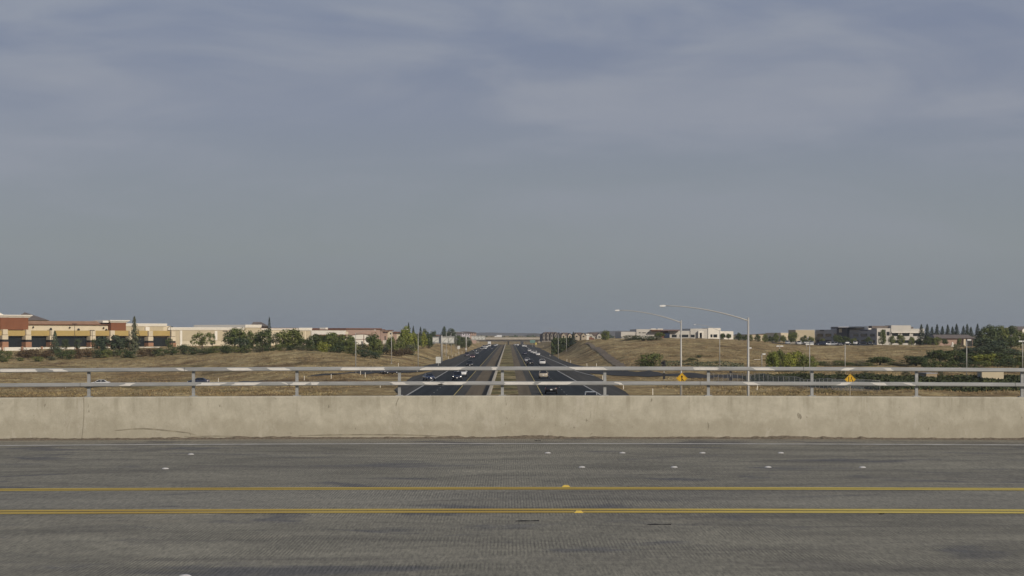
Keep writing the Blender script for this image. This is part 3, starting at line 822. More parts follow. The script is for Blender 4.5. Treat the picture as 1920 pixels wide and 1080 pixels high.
for px, Y, top, wp, kind, m, lb in (
    (103, 712, 620, 13, "conifer", L_BLUE, "slim blue green conifer before the third pillar of the shopping centre"),
    (123, 712, 632, 16, "airy", L_DARK, "low dark sapling before the dark windows, left of the tall black lamp post"),
    (147, 712, 633, 16, "airy", L_BLUE, "low grey green sapling before the dark windows, right of the tall black lamp post"),
    (178, 706, 632, 14, "airy", L_DARK, "narrow dark sapling between two pillars, left of a rounder tree"),
    (192, 706, 631, 24, "broad", L_BLUE, "rounded grey green tree before the windows left of the second red tower"),
    (224, 706, 628, 32, "broad", L_BLUE, "wide dark tree standing directly below the second red tower"),
    (252, 704, 593, 18, "redwood", L_OLIVE, "tall ragged conifer rising above the roof of the shopping centre"),
    (243, 706, 634, 14, "airy", L_DARK, "small leafy tree at the foot of the tall ragged conifer"),
    (316, 706, 632, 16, "airy", L_DARK, "slight tree at the right hand end of the golden colonnade"),
    (379, 690, 618.5, 42, "airy", L_MID, "loose open tree with a pale trunk before the long tan wall"),
    (399, 700, 624, 16, "airy", L_MID, "thin sapling just right of the loose open tree"),
    (440, 690, 612, 44, "broad", L_MID, "large round tree hiding the wall left of the tall cornice block"),
    (452, 680, 634, 24, "broad", L_BLUE, "grey green lower tree in front of the large round tree"),
    (474, 700, 620, 22, "broad", L_MID, "light mid sized tree under the tall cornice block"),
    (496, 690, 615, 32, "broad", L_DARK, "dense dark tree just in front of the black cypress"),
    (517, 700, 620, 18, "airy", L_OLIVE, "pale thin tree right of the black cypress"),
    (541, 690, 618, 42, "broad", L_MID, "broad tree standing left of a taller twin beside the end block"),
    (553, 690, 614.5, 34, "tall", L_MID, "pointed tree in front of the last tan block of the mall"),
    (570, 685, 634, 26, "broad", L_DARK, "low tree at the foot of the last tan block")):
    plant(kind, px, Y, top, wp, m, lb, G)
plant("cypress", 505, 770, 594, 9, L_NEEDLE, "black narrow cypress sticking up above the mall roofline", G)
row = [424, 446, 464, 484, 504, 524, 545, 566, 584, 602]
for i, px in enumerate(row):
    plant("shrub", px, 640 - max(0, px - 540) * 0.35, 645 + (i * 3) % 5, 22, (L_DARK, L_MID, L_DARK, L_OLIVE)[i % 4], f"{ORD[i]} low bush from the left under the trees before the long tan wall", "bushes under the trees on the left bank")
G = "trees along the left embankment"
for px, Y, top, wp, kind, m, lb in (
    (592, 640, 625, 28, "broad", L_DARK, "dark round tree at the left end of the embankment thicket"),
    (607, 640, 628, 28, "broad", L_MID, "mid green tree second in the embankment thicket"),
    (621, 640, 623.5, 34, "broad", L_MID, "tallest tree of the embankment thicket, in front of the cream shop wall"),
    (638, 632, 627, 32, "broad", L_MID, "bushy tree left of the pointed one in the embankment thicket"),
    (655, 625, 627.5, 26, "tall", L_MID, "pointed tree beside the street lamp in front of the arched shop"),
    (608, 610, 641, 22, "shrub", L_LIGHT, "yellow green bush at the foot of the embankment thicket"),
    (634, 605, 644, 30, "shrub", L_DARK, "dark bush low in the middle of the embankment thicket"),
    (661, 595, 648, 30, "shrub", L_MID, "spreading bush below the street lamp on the embankment"),
    (682, 590, 655, 32, "shrub", L_BLUE, "grey green bush sloping down right of the street lamp"),
    (699, 640, 623.5, 30, "tall", L_DARK, "dark cone shaped tree in front of the mauve shop"),
    (707, 630, 636, 24, "broad", L_MID, "lower bright tree touching the dark cone shaped tree"),
    (702, 585, 660, 22, "shrub", L_BLUE, "blue green bush at the foot of the dark cone shaped tree"),
    (718, 660, 642, 16, "shrub", L_NEEDLE, "almost black bush between two trees below the mauve shop"),
    (679, 660, 645, 16, "shrub", L_NEEDLE, "almost black bush under the arched shop front"),
    (734, 690, 629.5, 24, "tall", L_MID, "cone shaped tree behind the second street lamp"),
    (750, 720, 630, 16, "broad", L_MID, "small light tree left of the bright yellow green tree"),
    (762, 730, 611, 28, "tall", L_LIGHT, "bright yellow green tree, tallest beside the freeway"),
    (774, 740, 620, 18, "tall", L_LIGHT, "yellow green tree leaning on the tallest bright tree"),
    (757, 690, 652, 30, "shrub", L_RED, "rusty brown thicket under the bright yellow green trees"),
    (738, 660, 656, 34, "shrub", L_RED, "rusty brown bush left of the thicket on the slope"),
    (771, 700, 644, 22, "shrub", L_OLIVE, "grey green brush right of the rusty thicket"),
    (781, 800, 625, 16, "broad", L_DARK, "dark tree behind the third street lamp"),
    (794, 820, 622, 14, "tall", L_LIGHT, "light tree just left of the near overhead sign"),
    (803, 830, 626, 18, "broad", L_DARK, "dark tree touching the left edge of the near overhead sign"),
    (766, 900, 604.5, 7, "conifer", L_NEEDLE, "dark fir top sticking out above the bright tree"),
    (775, 950, 611, 7, "conifer", L_NEEDLE, "small dark fir right of the bright tree"),
    (788.5, 950, 612.5, 8, "conifer", L_NEEDLE, "dark fir above the third street lamp"),
    (798, 980, 616, 12, "broad", L_BLUE, "hazy dark tree behind the third street lamp, right of a fir"),
    (812, 1000, 619, 12, "broad", L_BLUE, "low hazy tree left of the pair of pines"),
    (833, 1050, 612, 14, "conifer", L_BLUE, "dark pine behind the near overhead sign, taller of a pair"),
    (846, 1060, 616, 16, "broad", L_BLUE, "rounded dark pine behind the near overhead sign"),
    (857, 1120, 628, 14, "broad", L_DARK, "dark tree between the two overhead signs, nearer the first"),
    (868, 1150, 629, 16, "broad", L_DARK, "dark tree between the two overhead signs, below the pale houses"),
    (877, 1180, 630, 14, "broad", L_DARK, "dark tree just left of the far overhead sign")):
    plant(kind, px, Y, top, wp, m, lb, G)
# right hill and office park
G = "shrubs on the dry hillside"
for px, base, top, wp, kind, m, lb in (
    (1222, 688, 663, 44, "shrub", L_MID, "big round bush alone on the lower hillside"),
    (1208, 688, 672, 26, "shrub", L_MID, "left shoulder of the big round bush, a smaller bush"),
    (1297, 676, 670, 17, "shrub", L_DARK, "small bush on the hillside right of the lamp post with the merge sign"),
    (1310, 671, 666, 12, "shrub", L_DARK, "smallest dark bush on the hillside, just above another small bush"),
    (1184, 638, 628, 34, "shrub", L_OLIVE, "pale green brush on the crest left of the white office"),
    (1207, 639, 629, 34, "shrub", L_DARK, "dark brush on the crest under the office lettering"),
    (1229, 638, 630, 22, "shrub", L_OLIVE, "grey brush on the crest below the brown canopy")):
    plant(kind, px, 500, top, wp, m, lb, G, base)
plant("broad", 1236, 885, 622.5, 18, L_MID, "leafy tree beside the brown entrance block of the white office", "office park trees")
plant("tall", 1135.5, 860, 618.5, 17, L_MID, "single cone shaped tree on the hill crest near the pale column", "office park trees")
plant("conifer", 1075, 930, 622, 8, L_NEEDLE, "nearly black narrow tree at the right end of the hedge", "office park trees")
row = [(1354, 890, 624, 11, "broad", L_DARK), (1366, 890, 624.5, 11, "broad", L_DARK), (1385, 880, 623.5, 15, "tall", L_DARK), (1397, 880, 628, 14, "broad", L_DARK), (1407, 880, 627, 13, "tall", L_MID), (1420, 885, 626, 14, "tall", L_DARK), (1435, 885, 625.5, 14, "tall", L_MID),
       (1446, 885, 630, 13, "broad", L_DARK), (1455, 885, 624, 15, "tall", L_MID), (1469, 885, 627, 15, "broad", L_MID), (1487, 885, 622.5, 22, "broad", L_MID), (1507, 890, 628.5, 16, "broad", L_DARK), (1520, 890, 630, 14, "broad", L_MID), (1541, 900, 634, 14, "broad", L_MID), (1570, 880, 628, 24, "broad", L_DARK), (1587, 880, 630, 20, "broad", L_DARK),
       (1602, 880, 633, 14, "broad", L_MID), (1628, 880, 631, 18, "tall", L_DARK), (1655, 860, 616.5, 18, "tall", L_MID)]
for i, (px, Y, top, wp, kind, m) in enumerate(row):
    plant(kind, px, Y, top, wp * 0.8, m, f"{ORD[i]} tree from the left in the row along the office car park", "trees along the office car park")
row = [(1672, 860, 627, 16, "broad", L_MID), (1688, 850, 624, 20, "broad", L_MID), (1709, 850, 628, 18, "tall", L_MID), (1722, 850, 634, 16, "broad", L_DARK), (1741, 830, 628, 24, "broad", L_DARK), (1757, 830, 629, 22, "broad", L_MID), (1772, 830, 632, 16, "broad", L_DARK), (1799, 800, 632, 12, "broad", L_MID)]
for i, (px, Y, top, wp, kind, m) in enumerate(row):
    plant(kind, px, Y, top + 2, wp * 0.72, m, f"{ORD[i]} leafy tree from the left below the cream office and the firs", "trees below the cream office")
firs = [(1727.5, 608), (1738.5, 607.5), (1747.5, 612.5), (1757, 608), (1767, 611.5), (1777, 608.5), (1786, 612.5), (1793.5, 607), (1806.5, 611), (1813.5, 607.5), (1820.5, 613), (1833, 607)]
for i, (px, top) in enumerate(firs):
    plant("conifer", px, 880 + (i * 7) % 20, top, 11.5, L_NEEDLE, f"{ORD[i]} dark fir from the left in the row of pointed firs", "row of pointed firs")
for px, Y, top, wp, kind, m, lb in (
    (1846, 790, 612, 26, "broad", L_DARK, "dark tree at the left end of the high grove on the right"),
    (1862, 790, 607.5, 28, "broad", L_DARK, "tallest dark tree in the high grove on the right"),
    (1880, 800, 608, 24, "broad", L_MID, "lighter tree in the middle of the high grove on the right"),
    (1897, 800, 611, 26, "broad", L_DARK, "dark tree before the white gabled roof in the high grove"),
    (1914, 780, 620, 30, "broad", L_MID, "tree at the right edge of the view in the high grove"),
    (1933, 780, 622, 30, "broad", L_DARK, "dark tree half cut by the right edge of the view"),
    (1895, 740, 630, 34, "broad", L_DARK, "dark shaded tree under the high grove"),
    (1846, 640, 634, 48, "broad", L_BLUE, "blue green tree bulging in front of the high grove"),
    (1868, 620, 638, 44, "broad", L_BLUE, "blue green tree right beside a similar bulging one"),
    (1797, 610, 643, 24, "airy", L_OLIVE, "grey thin tree beside the little white obelisk"),
    (1762, 520, 654, 46, "broad", L_DARK, "dark wide tree in the lower thicket on the right"),
    (1789, 510, 657, 46, "broad", L_DARK, "dark tree in the lower thicket left of the tall light pole"),
    (1822, 505, 661, 48, "broad", L_DARK, "dark tree in the lower thicket right of the tall light pole"),
    (1846, 500, 662, 44, "broad", L_LIGHT, "yellowish tree in the middle of the lower thicket"),
    (1876, 500, 660, 46, "broad", L_DARK, "dark tree in the lower thicket beneath the blue green trees"),
    (1908, 495, 667, 44, "broad", L_MID, "tree in the lower thicket close to the right edge"),
    (1938, 500, 664, 44, "broad", L_DARK, "tree in the lower thicket cut by the right edge"),
    (1718, 500, 666, 46, "broad", L_DARK, "round dark tree standing left of the lower thicket"),
    (1650, 510, 667.5, 44, "broad", L_DARK, "round dark tree alone above the right yellow sign")):
    plant(kind, px, Y, top, wp, m, lb, "trees on the right hand slope")
row = [1742, 1764, 1786, 1806, 1828, 1850, 1872, 1894, 1916, 1938]
for i, px in enumerate(row):
    plant("shrub", px, 470, 672 + (i * 5) % 7, 26, (L_DARK, L_MID, L_DARK, L_BLUE)[i % 4], f"{ORD[i]} shrub from the left under the lower thicket on the right", "undergrowth of the lower thicket")
for px, Y, top, wp, m, lb in ((1822, 600, 650, 46, L_BLUE, "blue green tree left of the two bulging ones, behind the tall light pole"), (1893, 590, 652, 48, L_BLUE, "blue green tree at the right of the bulging ones, below the high grove"), (1858, 560, 648, 50, L_BLUE, "low wide blue green tree between the bulging ones and the thicket"), (1920, 600, 658, 40, L_DARK, "dark tree at the edge of the view above the lower thicket")):
    plant("broad", px, Y, top, wp, m, lb, "trees on the right hand slope")
row = [(1450, 656, 30), (1464, 655, 26), (1479, 661, 26), (1494, 655.5, 28), (1508, 662, 26), (1521, 667, 24)]
for i, (px, top, wp) in enumerate(row):
    plant("tall", px, 450 + (i % 2) * 12, top, wp, (L_LIGHT, L_MID, L_LIGHT, L_LIGHT, L_MID, L_MID)[i], f"{ORD[i]} tree from the left in the light green clump behind the railing", "light green clump of trees")
row = [(1540, 677, 26), (1557, 679, 24), (1574, 676, 26), (1592, 679, 24), (1609, 676.5, 26), (1628, 680, 22), (1676, 679, 26), (1695, 681, 24), (1740, 680, 26)]
for i, (px, top, wp) in enumerate(row):
    plant("shrub", px, 505, top, wp, (L_DARK, L_OLIVE, L_MID)[i % 3], f"{ORD[i]} shrub from the left in the hedge line right of the light green clump", "shrubs right of the light green clump")
for px, Y, top, wp, lb in ((1575, 420, 694, 20, "first staked sapling from the left behind the railing gap"), (1628, 415, 693, 22, "second staked sapling from the left behind the railing gap"), (1699, 410, 694, 20, "third staked sapling from the left, bushier, behind the railing gap"),
                           (1768, 405, 692, 20, "fourth staked sapling from the left, left of the cream utility hut"), (1856, 395, 688, 28, "staked sapling in front of the cream utility hut")):
    r = plant("airy", px, Y, top, wp, L_OLIVE, lb, "staked saplings")
    st = MB()
    for dx in (-0.16, 0.16): st.tube([(dx, -0.02, -0.02), (dx, -0.02, 0.42)], 0.012, 5)
    st.build("stake", mat("stake_wood", (0.30, 0.24, 0.17), 0.9), r)

# leafy masses nobody could count
def scatter_quads(name, poly_top, poly_bot, n, size, m, hmax, seed, label=None):
    rng = np.random.default_rng(seed)
    p = rng.uniform(poly_top[0][0], poly_top[-1][0], n)
    a = np.interp(p, [t[0] for t in poly_top], [t[1] for t in poly_top]); b_ = np.interp(p, [t[0] for t in poly_bot], [t[1] for t in poly_bot])
    Y = b_ + (a - b_) * rng.uniform(0, 1, n)
    X = (p - CX) / F * Y
    Z = gz(X, Y) + rng.uniform(0.02, hmax, n) * (0.5 + 0.5 * np.sin(X * 0.9) * np.sin(Y * 0.7)) + 0.05
    nor = unit(rng.normal(size=(n, 3)) * 0.8 + np.array([0, 0, 0.8]))
    v, f = quad_leaves(np.stack([X, Y, Z], -1), nor, rng.uniform(0.5, 1.2, n) * size, rng)
    o = bpy.data.objects.new(name, raw_mesh(name, v, f, m)); COL.objects.link(o)
    return tag(o, label, None, kind="stuff")
scatter_quads("ivy_ground_cover", [(1393, 412), (1440, 428), (1500, 424), (1560, 412), (1700, 404), (1960, 398)], [(1393, 408), (1412, 372), (1500, 346), (1560, 336), (1660, 324), (1800, 313), (1960, 304)], 26000, 0.42, L_IVY, 0.35, 5, "dark ivy covering the slope behind the chain link fence")
scatter_quads("low_weeds", [(1236, 520), (1300, 510), (1395, 500)], [(1236, 492), (1300, 478), (1395, 470)], 1800, 0.28, L_OLIVE, 0.22, 6, "dull green weeds at the foot of the dry hillside")
TUFT = leafmat("dry_tuft", (0.36, 0.29, 0.175), 0.3)
def tufts(name, px0, px1, y0, y1, n, seed, m, label):
    rng = np.random.default_rng(seed)
    p = rng.uniform(px0, px1, n); Y = y0 * (y1 / y0) ** rng.uniform(0, 1, n)
    X = (p - CX) / F * Y
    pat = np.sin(X * 0.11 + 2 * np.sin(Y * 0.03)) * np.sin(Y * 0.07 + X * 0.05) + rng.normal(size=n) * 0.5
    keep = (np.abs(X) > 27) & (pat > -0.15)
    def near(path, d):
        k = np.ones(len(X), bool)
        q = np.array(path)
        for a, b_ in zip(q[:-1], q[1:]):
            for t in np.linspace(0, 1, 10):
                c = a + (b_ - a) * t; k &= np.hypot(X - c[0], Y - c[1]) > d
        return k
    keep &= near(RL, 6.5) & near(RR, 6.5) & near(track, 2.2)
    X = X[keep]; Y = Y[keep]; n = len(X); Z = gz(X, Y)
    vs = np.empty((n, 3, 3)); h = rng.uniform(0.10, 0.36, n); w_ = rng.uniform(0.03, 0.13, n)
    an = rng.uniform(0, np.pi, n); cx, cy = np.cos(an), np.sin(an); ln = rng.normal(size=(n, 2)) * 0.25
    vs[:, 0] = np.stack([X - cx * w_, Y - cy * w_, Z - 0.05], -1); vs[:, 1] = np.stack([X + cx * w_, Y + cy * w_, Z - 0.05], -1); vs[:, 2] = np.stack([X + ln[:, 0], Y + ln[:, 1], Z + h], -1)
    o = bpy.data.objects.new(name, raw_mesh(name, vs.reshape(-1, 3).tolist(), [(3 * i, 3 * i + 1, 3 * i + 2) for i in range(n)], m)); COL.objects.link(o)
    return tag(o, label, None, kind="stuff")
tufts("dry_grass", -60, 1980, 295, 760, 110000, 8, GRASS_TUFT, "straw coloured dry grass on the freeway banks and the hillside")
TUFTB = leafmat("brown_tuft", (0.21, 0.155, 0.095), 0.35)
tufts("brown_grass", -60, 1980, 295, 760, 40000, 9, TUFTB, "brown withered grass on the freeway banks and the hillside")
# hedge of clipped dark bushes at the top of the hill
rng = np.random.default_rng(31); n = 5200
p = rng.uniform(1034, 1073, n); Yh = rng.uniform(930, 942, n); X = (p - CX) / F * Yh
Zb = gz(X, Yh); top = ZA(631.5, 936) - 0.8 * np.abs(np.sin(p * 0.55)) - np.where(p < 1040, (1040 - p) * 0.18, 0)
Z = Zb + (top - Zb) * rng.uniform(0, 1, n) ** 0.7
x0 = XA(1053, 936); b0 = Vector((x0, 936, g1(x0, 936)))
v, f = quad_leaves(np.stack([X - b0.x, Yh - b0.y, Z - b0.z], -1), unit(rng.normal(size=(n, 3)) + np.array([0.2, -0.3, 0.4])), rng.uniform(0.2, 0.45, n), rng)
hd = bpy.data.objects.new("hedge", raw_mesh("hedge", v, f, L_DARK)); COL.objects.link(hd); hd.location = b0
tag(hd, "long dark green hedge in front of the houses at the top of the hill", "hedge")
# far woods on the horizon
def woods(name, p0, p1, Y, top0, seed, m, n, label):
    rng = np.random.default_rng(seed)
    p = rng.uniform(p0, p1, n); X = (p - CX) / F * Y
    prof = top0 + 1.6 * np.sin(p * 0.21 + seed) + 1.0 * np.sin(p * 0.57) + 0.8 * np.sin(p * 1.3)
    hgt = (635 - prof) / F * Y
    Z = 4.0 + np.abs(hgt) * rng.uniform(0, 1, n)
    v, f = quad_leaves(np.stack([X, Y + rng.uniform(-25, 25, n), Z], -1), unit(rng.normal(size=(n, 3)) + np.array([0.2, -0.4, 0.4])), rng.uniform(0.5, 1.1, n), rng)
    o = bpy.data.objects.new(name, raw_mesh(name, v, f, m)); COL.objects.link(o); return tag(o, label, None, kind="stuff")
woods("distant_woods", 845, 1150, 2300, 630.5, 3, L_BLUE, 9000, "hazy line of far trees behind the second overpass")
woods("distant_woods", 1340, 1560, 1500, 630.5, 4, L_DARK, 6000, "far line of trees behind the office car park")
woods("distant_woods", -60, 700, 2100, 630, 5, L_BLUE, 9000, "far line of trees behind the shopping centre")
woods("distant_woods", 1560, 1980, 1500, 631, 7, L_BLUE, 6000, "far line of trees behind the cream office and the firs")
# hazy hills
HILL = mat("far_hill", (0.13, 0.115, 0.09), 1.0, 0.2, 0.002)
hm = MB()
def ridge(Y, pts, depth):
    n = len(pts); vs = []
    for px, py in pts: vs += [(XA(px, Y), Y - depth, 4.0), (XA(px, Y), Y, ZA(py, Y)), (XA(px, Y), Y + depth, 4.0)]
    fs = []
    for i in range(n - 1):
        for k in (0, 1): fs.append((3 * i + k, 3 * i + 3 + k, 3 * i + 4 + k, 3 * i + 1 + k))
    hm.add(vs, fs, True)
pr = lambda a, b_, base, amp, s: [(p, base - amp * abs(math.sin(p * 0.011 + s) * math.sin(p * 0.0043 + s * 2)) - 0.4 * math.sin(p * 0.07 + s)) for p in range(a, b_, 12)]
ridge(7500, pr(-400, 2400, 628, 5.0, 0.6), 900)
ridge(5200, [(1060, 629), (1085, 625), (1110, 622.5), (1135, 621), (1160, 620.3), (1190, 620.8), (1230, 623), (1280, 626), (1320, 629)], 500)
ridge(4300, [(980, 630), (992, 626), (1003, 624.6), (1014, 626), (1030, 629), (1050, 631)], 300)
tag(hm.build("hills", HILL), kind="structure")

# ------------------------------------------------------------------ buildings
class Fac:
    def __init__(s, name, label, px0, Y0, px1, Y1, zb, cat="building", group=None):
        s.a = Vector((XA(px0, Y0), Y0)); b = Vector((XA(px1, Y1), Y1))
        s.L = (b - s.a).length; s.t = (b - s.a) / s.L; s.zb = zb
        s.root = thing(name, label, cat, (s.a.x, s.a.y, zb), math.atan2(s.t.y, s.t.x), group)
    def s_(s, px):
        u = (px - CX) / F
        return (u * s.a.y - s.a.x) / (s.t.x - u * s.t.y)
    def z(s, px, py): return ZA(py, s.a.y + s.s_(px) * s.t.y) - s.zb
    def box(s, mb, p0, p1, ptop, pbot, d0, d1, pm=None):
        pm = (p0 + p1) / 2 if pm is None else pm
        zb = s.z(pm, pbot) if pbot is not None else -1.5
        return mb.box(s.s_(p0), s.s_(p1), d0, d1, zb, s.z(pm, ptop))
    def part(s, name, m, *rects, parent=None):
        if name == 'wall':
            mb = MB()
            for r in rects: s.box(mb, *r)
            return mb.build(name, m, parent or s.root)
        for r in rects: o = s.box(MB(), *r).build(name, m, parent or s.root)
        return o
CREAM = mat("stucco_cream", (0.60, 0.525, 0.39), 0.9, 0.06, 0.4)
TAN = mat("stucco_tan", (0.47, 0.405, 0.285), 0.9, 0.06, 0.4)
TRIM = mat("white_trim", (0.74, 0.70, 0.62), 0.8, 0.05, 1)
RED = mat("stucco_red_brown", (0.205, 0.084, 0.043), 0.9, 0.08, 0.4)
GOLD = mat("stucco_gold", (0.41, 0.30, 0.115), 0.9, 0.08, 0.3)
TERRA = mat("terracotta_base", (0.34, 0.185, 0.115), 0.9, 0.1, 1)
BAND = mat("black_band", (0.028, 0.026, 0.028), 0.6)
TILE = mat("roof_tile_brown", (0.30, 0.185, 0.12), 0.9, 0.2, 0.5)
GREYR = mat("roof_grey_brown", (0.16, 0.135, 0.12), 0.9, 0.15, 0.6)
GLASS = mat("dark_glass", (0.020, 0.024, 0.027), 0.12, 0.0, spec=0.5)
MAUVE = mat("stucco_mauve", (0.36, 0.255, 0.205), 0.9, 0.06, 0.4)
BROWN = mat("brown_metal", (0.17, 0.085, 0.058), 0.8)
BLK = mat("black_metal", (0.022, 0.022, 0.024), 0.6)
GREYM = mat("panel_grey", (0.34, 0.34, 0.352), 0.8, 0.06, 0.3)
WHITEW = mat("wall_white", (0.66, 0.63, 0.56), 0.9, 0.06, 0.3)

M = Fac("shopping_centre", "long cream shopping centre with golden colonnade, two red brown towers and white cornices", 0, 748, 330, 812, 4.3)
D = 34
M.part("wall", CREAM, (-120, 55, 606, None, 2.5, D), (55, 210, 608, None, 2.5, D, 130), (210, 238.5, 606, None, 2.4, D), (238.5, 326, 611, None, 2.0, D), (326, 462, 618.5, None, 1.6, D), (462, 492, 613.5, None, 1.2, D), (492, 562, 618.5, None, 1.6, D), (562, 585.5, 619, None, 1.0, D))
# tiled parapet roof sloping back
mb = MB(); s0, s1 = M.s_(54), M.s_(211); za, zb_ = M.z(130, 608.2), M.z(130, 601.8)
mb.prism([(1.9, za), (4.6, zb_), (5.4, zb_), (5.4, za)], 'x', s0, s1); mb.build("roof", TILE, M.root)
M.part("fascia", BROWN, (55, 210, 607.6, 608.9, 1.7, 1.9, 130))
for p0, p1, pt, pb, cx0, cx1, ct in ((2.5, 55, 594, 618.2, -8, 58.5, 590.3), (210, 238, 603.5, 622.3, 207.5, 241, 600.2)):
    t = M.part("tower", RED, (p0, p1, pt, pb, 0.6, 9))
    mb = MB(); pm = (p0 + p1) / 2; z0, z1 = M.z(pm, pt + 1.4), M.z(pm, ct); a, b_ = M.s_(cx0 + 1), M.s_(cx1 - 1)
    for k in range(3):
        e = 0.35 * k; zz0 = z0 + (z1 - z0) * k / 3; mb.box(a - e, b_ + e, 0.45 - e, 9.2 + e, zz0, z0 + (z1 - z0) * (k + 1) / 3 - 0.004)
    mb.build("cornice", TRIM, t)
M.part("cornice", TRIM, (195.5, 207, 601.3, 605, 0.9, 8.8))
mb = MB(); zz0 = M.z(0, 590.6); mb.prism([(M.s_(-40), zz0), (M.s_(11), zz0), (M.s_(-10), M.z(0, 580))], 'y', 0.9, 8); mb.build("gable", TRIM, M.root)
# white cornice runs
for p0, p1, ct, cb, d in ((238.8, 318, 606.5, 611.5, 1.8), (319, 461.5, 613.8, 618.8, 1.35), (461.8, 492.5, 608.8, 614.2, 0.9), (493, 561.5, 615.8, 619, 1.4), (561.8, 586.5, 614.6, 619.6, 0.7)):
    mb = MB(); pm = (p0 + p1) / 2; z0, z1 = M.z(pm, cb), M.z(pm, ct); a, b_ = M.s_(p0), M.s_(p1)
    for k in range(3): mb.box(a, b_, d - 0.12 * (k + 1), D - 1, z0 + (z1 - z0) * k / 3, z0 + (z1 - z0) * (k + 1) / 3 - 0.004)
    mb.build("cornice", TRIM, M.root)
M.part("wall_panel", TAN, (239.6, 276.3, 612, 623, 1.9, 2.2), (284.8, 312, 612, 623, 1.9, 2.2))
M.part("wall_panel", TAN, (329, 341, 620, 645, 1.5, 1.8), (346, 406, 620.5, 639, 1.5, 1.8, 376), (412, 461, 621, 639, 1.5, 1.8, 430), (463.5, 491, 615, 640, 1.05, 1.4), (563.5, 574, 620.5, 645, 0.85, 1.2), (577.5, 585, 620.5, 645, 0.85, 1.2))
for p0, p1, t_, b_ in ((276.8, 284.3, 612.8, 624), (341.5, 345.4, 619.5, 648), (406.6, 411.4, 620.5, 638), (574.5, 577, 620, 648)):
    M.part("pilaster", TRIM, (p0, p1, t_, b_, 1.2, 2.2))
M.part("coping", BROWN, (493, 600, 615.1, 615.9, 1.35, D, 540))
# colonnade: golden lintel, pillars and dark glazed bays
M.part("lintel", GOLD, (-60, 318.5, 619.6, 629.8, 0.0, 2.38, 20))
PIL = [-34, 8, 51.5, 97, 172.5, 209, 245, 280.5, 323]
for p in PIL:
    w_ = 5.5 - (p / 330) * 1.0
    dz = p / 318 * 3.6
    o = MB()
    M.box(o, p - w_ * 0.9, p + w_ * 0.75, 617.4 + dz, 627.2 + dz * 0.95, -0.9, 1.2)
    M.box(o, p - w_ * 1.25, p + w_ * 0.75, 628.0 + dz * 0.95, 636.4 + dz * 0.8, -1.1, 1.3)
    pil = o.build("pillar", CREAM, M.root)
    M.part("cap_line", BROWN, (p - w_ * 0.8, p + w_ * 0.7, 627.2 + dz * 0.95, 628.0 + dz * 0.95, -0.7, 1.1), parent=pil)
    M.part("band", BAND, (p - w_ * 1.2, p + w_ * 0.7, 636.4 + dz * 0.8, 640.8 + dz * 0.6, -1.0, 1.2), parent=pil)
    M.part("base", TERRA, (p - w_ * 1.3, p + w_ * 0.8, 640.8 + dz * 0.6, 653 + dz * 0.3, -1.2, 1.3), parent=pil)
for a, b_ in zip(PIL, PIL[1:]):
    dz = (a + b_) / 2 / 318 * 3.6
    w1 = M.part("window", GLASS, (a + 3.5, b_ - 5.5, 629.5 + dz, 653, 1.5, 1.65))
    mm = MB(); n = max(2, int((b_ - a) / 11))
    for k in range(1, n):
        p = a + 3.5 + (b_ - a - 9) * k / n; M.box(mm, p - 0.15, p + 0.15, 629.8 + dz, 652, 1.42, 1.5)
    mm.build("mullion", BLK, w1)
for p, py in ((101.5, 617.5), (153.5, 618.3), (205.5, 619.3), (68.5, 613.5), (137, 614.2), (200.5, 615)):
    mb = MB(); s = M.s_(p); z = M.z(p, py); r = 0.55 if p in (101.5, 153.5, 205.5) else 0.35
    mb.tube([(s, 2.55, z), (s, 2.2, z)], [0.1, 0.1], 6); mb.tube([(s, 2.2, z), (s, 1.9, z + 0.05)], [r * 0.7, r], 10)
    mb.build("flood_lamp", BLK, M.root)
for p0, p1, pt, apex, m_, lab in ((36, 92, 600.5, 585.2, GREYR, "roof"), (468, 505, 612, 603.6, GREYR, "roof")):
    Yb = 850; cxp = 47 if p0 == 36 else 483
    mb = MB(); z0 = ZA(pt, Yb) - M.zb; za = ZA(apex, Yb) - M.zb
    inv = M.root.matrix_basis.inverted() if False else None
    rot = Matrix.Rotation(-math.atan2(M.t.y, M.t.x), 3, 'Z')
    def loc(px, dy, z):
        v = rot @ Vector((XA(px, Yb + dy) - M.a.x, Yb + dy - M.a.y, 0)); return (v.x, v.y, z)
    if p0 == 36: vs = [loc(p0 - 15, 0, z0), loc(p1, 0, z0), loc(p1, 30, z0), loc(p0 - 15, 30, z0), loc(cxp - 1, 14, za), loc(cxp + 1, 15, za)]
    else: vs = [loc(p0, 0, z0), loc(p1, 0, z0), loc(p1, 18, z0), loc(p0, 18, z0), loc(cxp - 8, 8, za), loc(cxp + 7, 10, za)]
    mb.add(vs, [(0, 1, 5, 4), (1, 2, 5), (2, 3, 4, 5), (3, 0, 4), (3, 2, 1, 0)])
    mb.build("roof", m_, M.root)
    M_ = MB(); q = [loc(p0 - (12 if p0 == 36 else -2), 2, 0), loc(p1 - 3, 2, 0), loc(p1 - 3, 16, 0), loc(p0 - (12 if p0 == 36 else -2), 16, 0)]
    M_.add([(x, y, zz) for zz in (2.0, z0 - 0.01) for x, y, _ in q], [(0, 1, 5, 4), (1, 2, 6, 5), (2, 3, 7, 6), (3, 0, 4, 7)]); M_.build("wall", CREAM, M.root)

# low white wall with terracotta posts before the mall
W = Fac("boundary_wall", "low white wall with terracotta posts running below the shopping centre colonnade", -60, 722, 462, 790, 3.0, "wall")
W.part("panel", WHITEW, (-60, 300, 651.3, None, 0, 0.25, 60), (300, 462, 652.4, None, 0.0, 0.25, 380))
W.part("panel", WHITEW, (8, 38, 651.0, None, -0.4, -0.005))
for p in (4, 41, 78, 143, 184, 210):
    W.part("post", TERRA, (p - 1.6, p + 1.6, 649.6, None, -0.5, 0.5))

